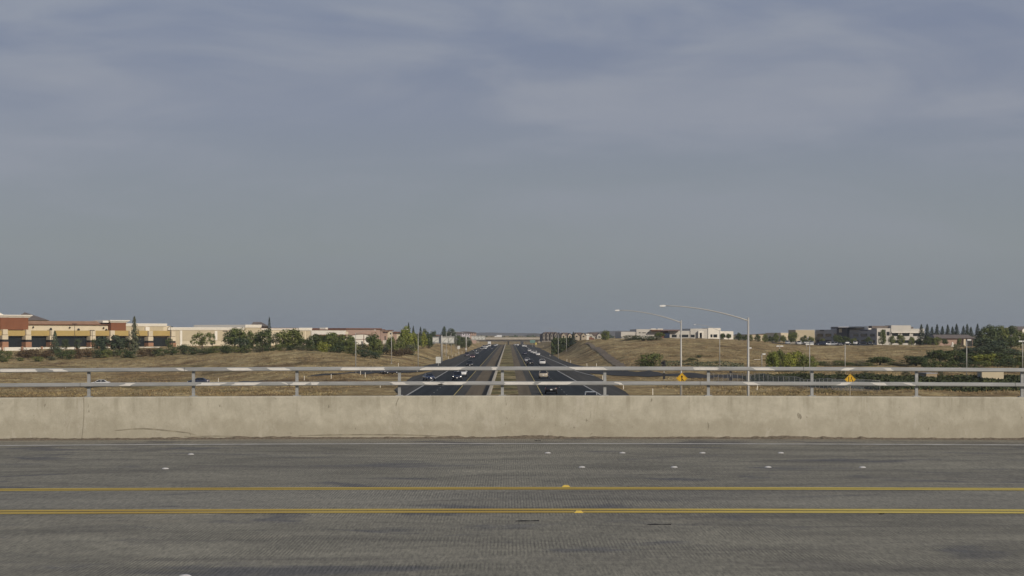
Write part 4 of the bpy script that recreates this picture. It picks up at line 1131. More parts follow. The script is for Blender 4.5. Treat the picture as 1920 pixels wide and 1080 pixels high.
S = Fac("shop_building", "cream flat roofed shop with a brown coping line, between the mall and the mauve shop", 586, 880, 652, 908, 4.5)
S.part("wall", WHITEW, (586, 651, 619, None, 0.5, 24))
S.part("coping", BROWN, (586, 652, 617.6, 618.9, 0.2, 24.2))
S.part("awning", BROWN, (588, 650, 627.2, 629.2, -1.2, 0.45))
S.part("roof_unit", TRIM, (639.5, 644, 614.2, 617.5, 8, 11))
S.part("glazing", GLASS, (590, 648, 634, 648, 0.3, 0.48))
A = Fac("arched_shop", "mauve shop building with a wide shallow arch and a brown roof line", 650, 908, 716, 938, 4.5)
A.part("wall", MAUVE, (650.5, 715, 617, None, 0.6, 26))
A.part("roof", BROWN, (649.5, 716.5, 615.4, 617.3, 0.1, 26.3))
A.part("side_wing", CREAM, (648, 653, 622, None, 0.0, 0.59))
mb = MB(); n = 14; pts = []
for k in range(n + 1):
    p = 656 + (703 - 656) * k / n; t = (k / n - 0.5) * 2
    pts.append((A.s_(p), A.z(680, 626.8 + 3.6 * t * t)))
poly = [(A.s_(656), -1.5)] + pts + [(A.s_(703), -1.5)]
vs = [(x, 0.45, z) for x, z in poly] + [(x, 0.59, z) for x, z in poly]; k = len(poly)
mb.add(vs, [tuple(range(k))] + [(i, k + i, k + (i + 1) % k, (i + 1) % k) for i in range(k)]); arch = mb.build("arch_panel", WHITEW, A.root)
mb = MB(); mb.tube([(x, 0.35, z + 0.1) for x, z in pts], 0.16, 6); mb.build("arch_trim", BROWN, arch)
mb = MB(); A.box(mb, 683, 684, 628, 645, 0.36, 0.44); A.box(mb, 658, 702, 635.8, 636.6, 0.3, 0.36); mb.build("arch_bar", BROWN, arch)
A.part("door", GLASS, (667.5, 669.5, 640.5, 648, 0.38, 0.44)); A.part("door", GLASS, (679, 681.5, 640, 648, 0.38, 0.44))
B = Fac("stepped_shop", "stepped mauve and cream shop wing with small roof gables beside the arched shop", 716, 938, 752, 965, 4.5)
B.part("wall", MAUVE, (716, 728, 621, None, 0.5, 20), (736, 745, 624, None, 0.3, 20)); B.part("wall", CREAM, (728, 736, 619.5, None, 0, 20), (745, 753, 623, None, 0.8, 20))
for p0, p1, py in ((715, 721, 617.5), (719, 728, 620.8), (728, 737, 618.8), (737, 746, 622.6), (745, 754, 621.8)):
    B.part("roof", BROWN, (p0, p1 - 0.3, py, py + 1.4, -0.4 - (p0 % 3) * 0.05, 20.4 + (p0 % 3) * 0.05))
B.part("window", GLASS, (723, 724.5, 630, 640, 0.38, 0.48)); B.part("window", GLASS, (731, 733, 624, 627, -0.12, -0.02)); B.part("porch", WHITEW, (719, 724, 638, None, -1, 0.36))
# far pale blocks between the two overhead signs
for px0, px1, t, Y, m_, nm, lb in ((866, 881, 622.5, 1450, mat("stucco_lilac", (0.46, 0.43, 0.47), 0.9), "pale_house", "pale lilac house far behind the near overhead sign"),
                              (879, 893, 621.5, 1520, MAUVE, "pale_house", "dull pinkish house far left of the far overhead sign"), (801, 814, 625.2, 1150, CREAM, "cream_house", "low cream roof behind the trees left of the near overhead sign"),
                              (813, 831, 627, 1180, TERRA, "brick_house", "low brown roofed house just above the near overhead sign")):
    H = Fac(nm, lb, px0, Y, px1, Y + 8, 4.0, "house", "far houses left of the freeway")
    H.part("wall", m_, (px0, px1, t + 2.2, None, 0, 12))
    mb = MB(); a, b_ = H.s_(px0 - 0.6), H.s_(px1 + 0.6); z0 = H.z((px0 + px1) / 2, t + 2.2); z1 = H.z((px0 + px1) / 2, t)
    mb.add([(a, -0.8, z0 + 0.01), (b_, -0.8, z0 + 0.01), (b_, 12.8, z0 + 0.01), (a, 12.8, z0 + 0.01), (a + (b_ - a) * 0.25, 6, z1), (b_ - (b_ - a) * 0.25, 6, z1)], [(0, 1, 5, 4), (1, 2, 5), (2, 3, 4, 5), (3, 0, 4), (3, 2, 1, 0)])
    mb.build("roof", GREYR if m_ is not TERRA else TILE, H.root)
    for q in (0.2, 0.5, 0.8):
        p = px0 + (px1 - px0) * q; H.part("window", GLASS, (p - 0.9, p + 0.9, t + 3.6, t + 5.2, -0.12, -0.02))

# right: houses at the top of the hill
HROOF = mat("house_roof", (0.155, 0.115, 0.09), 0.9, 0.15, 0.4)
def gable_house(name, lb, px0, px1, Y, eave, ridge_, wallm, ngab, zb=6.0):
    H = Fac(name, lb, px0, Y, px1, Y + 1, zb, "house", "houses at the top of the hill")
    pm = (px0 + px1) / 2
    H.part("wall", wallm, (px0, px1, eave, None, 0, 14))
    a, b_ = H.s_(px0 - 0.5), H.s_(px1 + 0.5); z0, z1 = H.z(pm, eave) + 0.01, H.z(pm, ridge_)
    rf = MB().add([(a, -0.7, z0), (b_, -0.7, z0), (b_, 14.7, z0), (a, 14.7, z0), (a + 2.5, 7, z1), (b_ - 2.5, 7, z1)], [(0, 1, 5, 4), (1, 2, 5), (2, 3, 4, 5), (3, 0, 4), (3, 2, 1, 0)]).build("roof", HROOF, H.root)
    for k in range(ngab):
        p = px0 + (px1 - px0) * (k + 0.5) / ngab; w_ = (px1 - px0) / ngab * 0.3
        s0, s1 = H.s_(p - w_), H.s_(p + w_); zg = z0 + (z1 - z0) * 0.8
        MB().add([(s0, -1.4, z0 - 3), (s1, -1.4, z0 - 3), (s1, -1.4, z0), ((s0 + s1) / 2, -1.4, zg), (s0, -1.4, z0), (s0, -0.01, z0 - 3), (s1, -0.01, z0 - 3), (s1, -0.01, z0), ((s0 + s1) / 2, 5, zg), (s0, -0.01, z0)],
                 [(0, 1, 2, 3, 4), (1, 6, 7, 2), (0, 4, 9, 5)]).build("gable", wallm, H.root)
        MB().add([(s0 - 0.3, -1.7, z0 - 0.15), ((s0 + s1) / 2, -1.7, zg + 0.12), ((s0 + s1) / 2, 5, zg + 0.12), (s0 - 0.3, 1, z0 - 0.15), (s1 + 0.3, -1.7, z0 - 0.15), (s1 + 0.3, 1, z0 - 0.15)], [(0, 1, 2, 3), (1, 4, 5, 2)]).build("gable_roof", HROOF, rf)
        H.part("window", GLASS, (p - w_ * 0.4, p + w_ * 0.4, eave + 1.2, eave + 3.4, -1.52, -1.42))
gable_house("row_house", "long row house with many pale gables at the top of the hill, left end", 1016, 1052, 1300, 627.6, 622.6, mat("house_wall_grey", (0.22, 0.20, 0.175), 0.9), 5)
gable_house("house", "house with brown roof and pale gable behind the middle of the hedge", 1050, 1074, 1250, 628.6, 623.6, mat("house_wall_tan", (0.36, 0.31, 0.24), 0.9), 2)
gable_house("house", "house with brown roof between the hedge and the pale column", 1074, 1100, 1250, 628.5, 623.4, mat("house_wall_tan", (0.36, 0.31, 0.24), 0.9), 2)
gable_house("house", "house with brown roof just left of the cone shaped crest tree", 1100, 1131, 1280, 629.5, 623.6, mat("house_wall_grey2", (0.40, 0.38, 0.34), 0.9), 2)
CN = P(1102, 639, 885)
pc = thing("entrance_column", "pale plaster entrance column with a low brown wall at the head of the dirt track", "column", (CN.x, CN.y, g1(CN.x, CN.y)))
k = 885 / F; h_ = ZA(626, 885) - pc.location.z
MB().box(-2.2 * k, 2.2 * k, -0.5, 0.5, -0.5, h_ - 0.5).build("shaft", WHITEW, pc); MB().box(-3.2 * k, 3.2 * k, -0.75, 0.75, h_ - 0.498, h_).build("cap", TRIM, pc)
MB().box(2.3 * k, 12 * k, 0.1, 0.6, -0.5, h_ * 0.32).build("side_wall", BROWN, pc); MB().box(2.2 * k, 8 * k, 0.05, 0.65, h_ * 0.322, h_ * 0.42).build("coping", TERRA, pc)

# white low office with brown canopy
O = Fac("white_office", "long low white office with a brown entrance canopy on the hill crest", 1165, 905, 1376, 908, 7.3)
O.part("wall", mat("office_white", (0.50, 0.475, 0.43), 0.9, 0.08, 0.3), (1165.5, 1194, 622, None, 2, 26), (1194, 1239.5, 617.3, None, 1.5, 26), (1253, 1295, 620.2, None, 1.2, 26), (1295, 1328, 616.2, None, 0.8, 26))
O.part("tower_block", TRIM, (1328, 1351.5, 615, None, 0.4, 20)); O.part("wing", TRIM, (1351.5, 1376, 621, None, 1.4, 26))
O.part("entrance_block", BROWN, (1239.5, 1253, 620.4, None, 0.9, 20)); O.part("canopy", BROWN, (1220.5, 1274, 618.2, 619.9, -1.5, 6))
O.part("glazing", mat("blue_glass", (0.03, 0.042, 0.075), 0.15), (1246.5, 1256, 623.5, 634, 0.5, 0.88))
for a, b_ in ((1224, 1234), (1237, 1247.5)): O.part("roof_unit", TRIM, (a, b_, 616.1, 617.9, 7, 12))
for a, b_, d in ((1260.5, 1269.5, 1.2), (1275, 1291.5, 1.2), (1296, 1303, 0.8), (1332.5, 1336, 0.4), (1338, 1345, 0.4), (1354, 1361, 1.4), (1365, 1372, 1.4)):
    O.part("window", GLASS, (a, b_, 627.4 if a < 1330 else 627, 632.4, d - 0.12, d - 0.02))
O.part("portal", TRIM, (1309, 1311.3, 620.5, None, -0.8, 0.75), (1316, 1318.3, 620.5, None, -0.8, 0.75), (1311.4, 1315.9, 620.5, 624, -0.75, 0.7)); O.part("door", GLASS, (1311.5, 1315.8, 625, 633, 0.6, 0.75))
mb = MB()
for i, wd in enumerate((2.0, 1.2, 0, 1.6, 2.0, 1.4, 1.2, 0, 1.8, 1.0, 1.2)):
    if wd: O.box(mb, 1199 + i * 2.0, 1199 + i * 2.0 + wd * 0.75, 623 + 0.3 * (i % 2), 624.6, 1.35, 1.46)
mb.build("wall_lettering", BLK, O.root)
# warehouses behind the car park
K = Fac("warehouse", "plain pale warehouse wall left of the grey office", 1486, 950, 1528, 951, 5.0)
K.part("wall", TAN, (1492, 1527.5, 619, None, 0, 15)); K.part("coping", TRIM, (1491.6, 1527.8, 618.4, 618.98, -0.1, 15.1)); K.part("door", GREYM, (1514, 1520, 632, None, -0.12, -0.02))
K = Fac("warehouse", "low pale warehouse with stepped roof behind the car park trees", 1462, 1000, 1492, 1001, 5.0)
K.part("wall", CREAM, (1464, 1483, 624.6, None, 0, 30), (1483, 1492, 627, None, 1, 30)); K.part("coping", TRIM, (1463.6, 1483.3, 624, 624.58, -0.1, 30.1))
K = Fac("warehouse", "long low tan warehouse roof peeking over the car park trees", 1398, 1100, 1464, 1102, 5.0)
K.part("wall", TAN, (1400, 1446, 627.6, None, 0, 30), (1446, 1463, 625.8, None, -1, 30)); K.part("coping", BROWN, (1399.6, 1446, 627, 627.58, -0.1, 30.1))
# grey two storey office (shaded side) and the cream office next to it
GO = Fac("grey_office", "dark grey two storey office with a flat canopy roof", 1527, 960, 1643, 896, 4.6)
_rot = Matrix.Rotation(-GO.root.rotation_euler.z, 2)
_pl = [_rot @ (Vector((XA(p, y), y)) - GO.a) for p, y in ((1527.5, 960.4), (1643, 896.6), (1639.5, 918), (1531, 984))]
_pl[0].y = _pl[1].y = 0.6
MB().prism([tuple(v) for v in _pl], 'z', -1.5, GO.z(1585, 618.0)).build("wall", GREYM, GO.root)
GO.part("roof_block", GREYM, (1552, 1566, 612.6, 617.9, 1.5, 7)); GO.part("penthouse", TRIM, (1582, 1618.5, 612, 617.9, 2.5, 7))
GO.part("canopy", BLK, (1566, 1611, 613.9, 615.6, -1.8, 3.5)); GO.part("entrance_bay", mat("dark_panel", (0.07, 0.07, 0.08), 0.7), (1571, 1590, 615.7, None, -0.6, 0.59)); GO.part("sign_panel", CREAM, (1576.2, 1581, 616.4, 623.4, -0.8, -0.61))
for a, b_ in ((1531, 1541), (1546, 1556.5), (1562, 1569), (1598, 1607.5), (1612, 1624), (1629.5, 1638)):
    GO.part("window", GLASS, (a, b_, 625.5, 631, 0.42, 0.58)); GO.part("window", GLASS, (a, b_, 637, 643, 0.42, 0.58))
GO.part("trim", mat("panel_light_grey", (0.25, 0.25, 0.26), 0.8), (1528, 1570, 632.6, 634, 0.45, 0.58), (1592, 1639, 632.6, 634, 0.45, 0.58))
GO.part("louvre", BLK, (1535.5, 1543, 618.6, 620.5, 0.4, 0.58))
mb = MB()
for i in range(7): GO.box(mb, 1611 + i * 2.0, 1612.5 + i * 2.0, 618.8, 620.0, 0.46, 0.57)
mb.build("wall_lettering", BLK, GO.root)
CO = Fac("cream_office", "cream two storey office with bands of dark windows beside the firs", 1640, 900, 1734, 905, 4.6)
CO.part("wall", mat("office_white", (0.50, 0.475, 0.43), 0.9, 0.08, 0.3), (1645, 1671, 615.5, None, 0.4, 7), (1671, 1708, 610, None, 0, 7), (1708, 1734, 616.3, None, 0.5, 7)); CO.part("roof_block", GREYR, (1638, 1671, 611, 615.4, 2, 6))
CO.part("roof_block", GREYR, (1708, 1716, 613, 616.2, 2, 6))
for a, b_, t, bt, d in ((1647, 1652, 622.5, 630, 0.4), (1654, 1661, 618, 632, 0.4), (1663, 1668.5, 622, 629, 0.4), (1672.5, 1684, 625, 630, 0), (1692, 1705, 625, 630, 0), (1713, 1726, 625.3, 630, 0.5), (1730, 1733.4, 623.5, 629.5, 0.5), (1674, 1686, 638, 643, 0), (1692, 1704, 638, 643, 0), (1713, 1726, 638.5, 643, 0.5)):
    CO.part("window", GLASS, (a, b_, t, bt, d - 0.12, d - 0.02))
CO.part("sunshade", TRIM, (1671.3, 1707.7, 623.0, 624, -0.8, -0.01), (1708.3, 1733.7, 623.4, 624.3, -0.3, 0.49))
# dark roofed house, white gabled house and small things near the firs
H = Fac("brown_house", "low house with a wide dark roof among the firs on the right", 1752, 835, 1828, 838, 5.0, "house")
H.part("wall", MAUVE, (1756, 1824, 634.6, None, 0, 14)); a, b_ = H.s_(1751), H.s_(1829); z0, z1 = H.z(1790, 634.5), H.z(1790, 627.4)
MB().add([(a, -1, z0), (b_, -1, z0), (b_, 15, z0), (a, 15, z0), (a + 1.5, 5, z1), (b_ - 1.5, 5, z1)], [(0, 1, 5, 4), (1, 2, 5), (2, 3, 4, 5), (3, 0, 4), (3, 2, 1, 0)]).build("roof", GREYR, H.root)
H.part("porch_post", CREAM, (1805, 1808.5, 635.8, None, -1.2, -0.4)); H.part("garage_door", BAND, (1811, 1823, 637.2, None, -0.14, -0.02))
H = Fac("white_gabled_house", "white gabled house with a dark roof behind the high grove at the right edge", 1888, 860, 1945, 864, 6.0, "house")
H.part("wall", WHITEW, (1896, 1942, 619, None, 0, 12)); a, b_ = H.s_(1894), H.s_(1946); z0, z1 = H.z(1918, 618.9), H.z(1918, 611.8)
MB().add([(a, -1, z0), (b_, -1, z0), (b_, 13, z0), (a, 13, z0), (a + 5, 6, z1), (b_ - 1, 6, z1)], [(0, 1, 5, 4), (1, 2, 5), (2, 3, 4, 5), (3, 0, 4), (3, 2, 1, 0)]).build("roof", GREYR, H.root)
s0, s1 = H.s_(1914), H.s_(1934); MB().add([(s0, -1.3, z0 - 2), (s1, -1.3, z0 - 2), (s1, -1.3, z0 + 0.2), ((s0 + s1) / 2, -1.3, z1 - 0.2), (s0, -1.3, z0 + 0.2)], [(0, 1, 2, 3, 4)]).build("gable", TRIM, H.root)
H.part("window", GLASS, (1900, 1905, 621.5, 624.5, -0.12, -0.02)); H.part("chimney", TRIM, (1894.5, 1897, 614, 618.8, 3, 4))
q = onY(1786, 770)
ob = thing("obelisk", "little white stone obelisk standing on the bank below the firs", "obelisk", q); hh = ZA(641.2, 770) - q.z; k = 770 / F
MB().tube([(0, 0, -0.3), (0, 0, hh * 0.72), (0, 0, hh)], [2.2 * k, 1.7 * k, 0.6 * k], 4).build("shaft", TRIM, ob); MB().box(-3 * k, 3 * k, -0.6, 0.6, -0.3, hh * 0.18).build("plinth", WHITEW, ob)
# utility huts behind the ivy
for p0, p1, pm_, t, b_, m_, nm, lb in ((1832, 1882, 1841, 697, 714, TAN, "utility_hut", "cream windowless utility hut behind the right end of the railing"), (1722, 1757, 1737, 697.5, 710, mat("hut_tan", (0.30, 0.235, 0.16), 0.9), "utility_hut", "dark sided small hut with a low tan wall behind the railing")):
    hq = hit(p0, b_, 300, 700); Y = hq.y
    U = Fac(nm, lb, p0, Y + 3.5, pm_, Y, hq.z - 0.3, "hut", "utility huts on the right bank")
    V = Vector((XA(p1, Y + 0.8), Y + 0.8)) - Vector((XA(pm_, Y), Y)); U2 = V.length
    hgt = ZA(t, Y) - U.zb
    # two visible walls: shaded end and sunlit long side
    c0 = Vector((XA(p0, Y + 3.5), Y + 3.5)); c1 = Vector((XA(pm_, Y), Y)); c2 = Vector((XA(p1, Y + 0.8), Y + 0.8)); c3 = c0 + (c2 - c1)
    rot = Matrix.Rotation(-U.root.rotation_euler.z, 2); lc = [rot @ (c - c0) for c in (c0, c1, c2, c3)]
    hs = hgt if p0 == 1832 else hgt * 0.8
    MB().add([(c.x, c.y, z) for z in (-0.4, hs) for c in lc], [(0, 1, 5, 4), (1, 2, 6, 5), (2, 3, 7, 6), (3, 0, 4, 7), (4, 5, 6, 7)]).build("wall", m_, U.root)
    ctr = sum(lc, Vector((0, 0))) / 4; le = [ctr + (c - ctr) * 1.06 for c in lc]
    MB().add([(c.x, c.y, z) for z in (hs + 0.003, hs + 0.14) for c in le], [(0, 1, 5, 4), (1, 2, 6, 5), (2, 3, 7, 6), (3, 0, 4, 7), (4, 5, 6, 7), (3, 2, 1, 0)]).build("roof", GREYM, U.root)
    d0, d1 = lc[0].lerp(lc[1], 0.3), lc[0].lerp(lc[1], 0.7); nrm = Vector((d1.y - d0.y, -(d1.x - d0.x))).normalized() * 0.02
    MB().add([(d0.x + nrm.x, d0.y + nrm.y, 0.0), (d1.x + nrm.x, d1.y + nrm.y, 0.0), (d1.x + nrm.x, d1.y + nrm.y, hs * 0.75), (d0.x + nrm.x, d0.y + nrm.y, hs * 0.75)], [(0, 1, 2, 3)]).build("door", GREYM, U.root)

# far overpass that closes the freeway
FO = thing("far_overpass", "pale concrete overpass crossing the freeway far away", "bridge", (0, 1750, 0))
FOC = mat("far_concrete", (0.34, 0.30, 0.24), 0.9, 0.1, 0.1)
x0, x1 = XA(868, 1750), XA(1036, 1750)
MB().box(x0, x1, 0.3, 13.7, 4.35, 5.6).build("deck", FOC, FO)
MB().box(x0, x1, 0, 0.3, 4.9, 7.0).build("parapet", FOC, FO); MB().box(x0, x1, 13.7, 14.0, 4.9, 6.6).build("parapet", FOC, FO)
MB().box(x0, x1, -0.12, -0.003, 5.55, 5.75).build("ledge", TRIM, FO)
MB().box(x0 + 2, x1 - 2, 2, 12, 3.2, 4.345).build("girder", GREYM, FO)
for x in (-0.4,): MB().tube([(x, 7, -0.3), (x, 7, 3.2)], 0.7, 12).build("column", FOC, FO)
for xa, xb, nm in ((x0 - 0.5, -25.5, "abutment"), (25.5, x1 + 0.5, "abutment")):
    MB().prism([(xa if xa > 0 else xa, -0.3), (xb, -0.3), (xb, 4.3), (xa, 4.3)], 'y', 1.5, 12.5).build(nm, FOC, FO)
# car park surface by the offices
q0 = [(XA(1452, 872), 872), (XA(1540, 872), 872), (XA(1645, 866), 866)]
tag(path_sheet(q0, 22, 0.15, 40).build("car_park", RAMPM), kind="structure")

# ------------------------------------------------------------------ vehicles
CARP = {}
def paint(c, rough=0.3):
    k = "car_paint_%d_%d_%d" % tuple(int(v * 255) for v in c)
    if k not in MATS:
        m = bpy.data.materials.new(k); m.use_nodes = True; b = m.node_tree.nodes["Principled BSDF"]
        b.inputs["Base Color"].default_value = (*c, 1); b.inputs["Roughness"].default_value = rough; b.inputs["Coat Weight"].default_value = 0.6; b.inputs["Coat Roughness"].default_value = 0.08
        MATS[k] = m
    return MATS[k]
CGLASS = mat("car_glass", (0.012, 0.014, 0.018), 0.06, spec=0.6)
TYRE = mat("tyre_rubber", (0.018, 0.018, 0.018), 0.9); RIM = mat("alloy_rim", (0.42, 0.42, 0.43), 0.35, metal=0.6)
HEADL = mat("headlight_lens", (0.75, 0.75, 0.72), 0.1, spec=0.6); HEADON = mat("headlight_lit", (1.0, 0.93, 0.78), 0.2, emit=5.0)
TAILL = mat("taillight_lens", (0.35, 0.02, 0.015), 0.2, spec=0.5); PLATE = mat("plate_white", (0.72, 0.72, 0.70), 0.4)
SPEC = {  # (lower body stations: y, half width, bottom, top), (cabin belt z, roof z, belt y0, y1, roof y0, y1), wheels y
 "sedan": ([(-2.36, .74, .38, .86), (-2.22, .87, .26, 1.0), (-1.2, .91, .21, 1.02), (0.6, .91, .21, .99), (1.35, .89, .23, .93), (2.1, .84, .26, .78), (2.36, .70, .36, .64)], (0.98, 1.43, -1.75, 1.0, -1.05, 0.12), 1.38, .32),
 "hatch": ([(-2.02, .76, .38, .95), (-1.92, .86, .27, 1.04), (-1.0, .88, .22, 1.03), (0.7, .88, .22, 1.0), (1.3, .86, .24, .95), (1.95, .80, .27, .78), (2.12, .68, .36, .66)], (1.0, 1.50, -1.95, 1.05, -1.6, 0.2), 1.28, .32),
 "suv": ([(-2.32, .80, .45, 1.0), (-2.22, .93, .34, 1.12), (-1.2, .96, .30, 1.13), (0.7, .96, .30, 1.12), (1.3, .94, .31, 1.08), (2.15, .90, .34, .98), (2.34, .78, .45, .82)], (1.1, 1.74, -2.2, 0.95, -1.95, 0.3), 1.42, .37),
 "van": ([(-2.5, .84, .42, 1.1), (-2.42, .96, .30, 1.16), (-1.2, .99, .26, 1.17), (1.0, .99, .26, 1.14), (1.6, .96, .28, 1.05), (2.25, .90, .32, .92), (2.5, .76, .42, .78)], (1.12, 1.82, -2.4, 1.5, -2.25, 0.75), 1.5, .35),
 "pickup": ([(-2.72, .90, .50, 1.05), (-2.66, .96, .42, 1.12), (-0.75, .98, .36, 1.12), (0.9, .98, .36, 1.14), (1.4, .96, .37, 1.12), (2.5, .92, .40, 1.04), (2.72, .80, .50, .85)], (1.12, 1.82, -0.72, 1.25, -0.55, 0.55), 1.75, .40),
}
def body_mesh(kind):
    st, cb, wy, wr = SPEC[kind]
    mb = MB(); vs = []; fs = []; n = 10
    for y, hw, zb, zt in st:
        h = zt - zb
        vs += [(-hw * .86, y, zb), (-hw * .97, y, zb + h * .22), (-hw, y, zb + h * .55), (-hw * .95, y, zb + h * .88), (-hw * .80, y, zt), (hw * .80, y, zt), (hw * .95, y, zb + h * .88), (hw, y, zb + h * .55), (hw * .97, y, zb + h * .22), (hw * .86, y, zb)]
    for i in range(len(st) - 1):
        for k in range(n): fs.append((i * n + k, (i + 1) * n + k, (i + 1) * n + (k + 1) % n, i * n + (k + 1) % n))
    fs.append(tuple(range(n))); fs.append(tuple(reversed(range((len(st) - 1) * n, len(st) * n))))
    return mb.add(vs, fs, True)
def car_meshes(kind):
    if kind in CARP: return CARP[kind]
    st, (bz, rz, y0, y1, ry0, ry1), wy, wr = SPEC[kind]; W_ = st[2][1]
    d = {}
    def keep(key, o):
        d[key] = o.data; bpy.data.objects.remove(o)
    keep("body", body_mesh(kind).build("body", TYRE))
    lo, hi = W_ * .88, W_ * .70
    b = [(-lo, y0, bz - .05), (lo, y0, bz - .05), (lo, y1, bz - .05), (-lo, y1, bz - .05)]; t = [(-hi, ry0, rz - .03), (hi, ry0, rz - .03), (hi, ry1, rz - .03), (-hi, ry1, rz - .03)]
    keep("cabin_glass", MB().add(b + t, [(3, 2, 1, 0), (4, 5, 6, 7), (0, 1, 5, 4), (1, 2, 6, 5), (2, 3, 7, 6), (3, 0, 4, 7)]).build("cabin_glass", CGLASS))
    r = MB().box(-hi - .02, hi + .02, ry0 - .04, ry1 + .04, rz - .028, rz + .02, 0.02)
    for i in range(4):
        r.tube([Vector(b[i]) * 1.0, Vector(t[i])], 0.045, 5)
    ym = (y0 + y1) * .5 - .05
    for sx in (-1, 1): r.tube([(sx * lo, ym, bz - .03), (sx * hi, (ry0 + ry1) * .5, rz)], 0.05, 5)
    keep("roof", r.build("roof", TYRE))
    w = MB(); w.tube([(-.11, 0, 0), (-.09, 0, 0), (.09, 0, 0), (.11, 0, 0)], [wr * .88, wr, wr, wr * .88], 16); keep("wheel", w.build("wheel", TYRE))
    w = MB(); w.tube([(-.116, 0, 0), (.116, 0, 0)], wr * .62, 12); keep("rim", w.build("rim", RIM))
    fw, rw = st[-2][1], st[1][1]
    ft = st[-2][3]; rt = st[1][3]
    w = MB().add([(-.17, -.10, -.07), (.17, -.04, -.07), (.17, .08, -.05), (-.17, .02, -.05), (-.16, -.12, .07), (.16, -.06, .06), (.16, .02, .05), (-.16, -.04, .06)], [(3, 2, 1, 0), (4, 5, 6, 7), (0, 1, 5, 4), (1, 2, 6, 5), (2, 3, 7, 6), (3, 0, 4, 7)]); keep("headlight", w.build("headlight", HEADL))
    w = MB().box(-.13, .13, -.05, .06, -.10, .10, .02); keep("taillight", w.build("taillight", TAILL))
    w = MB().box(-.16, .16, -.012, .012, -.08, .08); keep("licence_plate", w.build("licence_plate", PLATE))
    w = MB().box(-.09, .09, -.06, .05, -.06, .07, .02); keep("mirror", w.build("mirror", TYRE))
    CARP[kind] = d; return d
def car(kind, loc, rz, col, label, name=None, lit=False, group=None, cat=None):
    d = car_meshes(kind); st, (bz, rzf, y0, y1, ry0, ry1), wy, wr = SPEC[kind]; pm = paint(col)
    nm = name or {"sedan": "sedan_car", "hatch": "hatchback_car", "suv": "off_road_car", "van": "van", "pickup": "pickup_truck"}[kind]
    r = thing(nm, label, cat or {"van": "van", "pickup": "pickup truck"}.get(kind, "car"), loc, rz, group)
    inst("body", d["body"], r, pm); inst("cabin_glass", d["cabin_glass"], r); inst("roof", d["roof"], r, pm)
    W_ = st[2][1]
    for sy in (-1, 1):
        for sx in (-1, 1):
            w = inst("wheel", d["wheel"], r, None, (sx * (W_ - .09), sy * wy, wr)); inst("rim", d["rim"], w)
    fy, ry = st[-2][0], st[0][0]; fz = st[-2][2] + (st[-2][3] - st[-2][2]) * .72; rz_ = st[1][2] + (st[1][3] - st[1][2]) * .72
    for sx in (-1, 1):
        h = inst("headlight", d["headlight"], r, HEADON if lit else None, (sx * st[-2][1] * .72, fy + .12, fz)); h.scale = (sx, 1, 1)
        inst("taillight", d["taillight"], r, None, (sx * st[1][1] * .80, ry + .10, rz_)); inst("mirror", d["mirror"], r, pm, (sx * (W_ + .07), y1 - .35, bz + .02))
    inst("licence_plate", d["licence_plate"], r, None, (0, ry - .013, st[0][2] + (st[0][3] - st[0][2]) * .5)); inst("licence_plate", d["licence_plate"], r, None, (0, st[-1][0] + .014, st[-1][2] + .1))
    return r
def road_pt(px, py, z=0.0):
    Y = (HC - z) * F / (py - CY); return Vector((XA(px, Y), Y, z + 0.005))
WHT, SIL, GRY, BLKC, NAVY, BEI, MAR, LGT = (.62, .62, .61), (.38, .39, .40), (.13, .135, .14), (.012, .012, .014), (.02, .026, .05), (.42, .37, .29), (.10, .02, .02), (.5, .5, .5)
GA, GB = "cars driving away on the right carriageway", "cars coming nearer on the left carriageway"
for px, py, kind, col, lb in (
    (1033, 738.5, "suv", BLKC, "black car with a white plate, nearest fully seen one on the right carriageway"),
    (1018.5, 709.5, "suv", BEI, "beige car seen from behind between the two rails on the right carriageway"),
    (1016.8, 684, "suv", WHT, "white car seen from behind just above the top rail on the right carriageway"),
    (994, 685, "suv", BLKC, "black car left of the white one above the top rail on the right carriageway"),
    (988.5, 679, "sedan", SIL, "silver car just ahead of the black car in the inner lane"),
    (984, 665.5, "sedan", NAVY, "dark blue car alone in the inner lane of the right carriageway"),
    (1008.4, 667, "sedan", WHT, "rearmost white car of the file of four in the outer lane"),
    (1002.6, 664, "van", WHT, "second white vehicle from the rear in the file of four"),
    (998, 662.2, "sedan", LGT, "third pale car from the rear in the file of four"),
    (992.3, 659.5, "sedan", LGT, "foremost pale car of the file of four in the outer lane"),
    (981.2, 650.3, "van", WHT, "white van in the pair below the dark truck near the far overpass"),
    (985.8, 650.5, "sedan", WHT, "white car at the right of the pair near the far overpass"),
    (970.6, 648.3, "van", WHT, "white van about to pass under the far overpass"),
    (965.3, 648, "sedan", SIL, "tiny silver car ahead of the white van under the far overpass")):
    car(kind, road_pt(px, py), 0.0, col, lb, group=GA)
car("suv", (XA(1107, 268), 268, 0.005), 0.0, SIL, "silver car whose roof just shows over the parapet, right of the centre", group=GA)
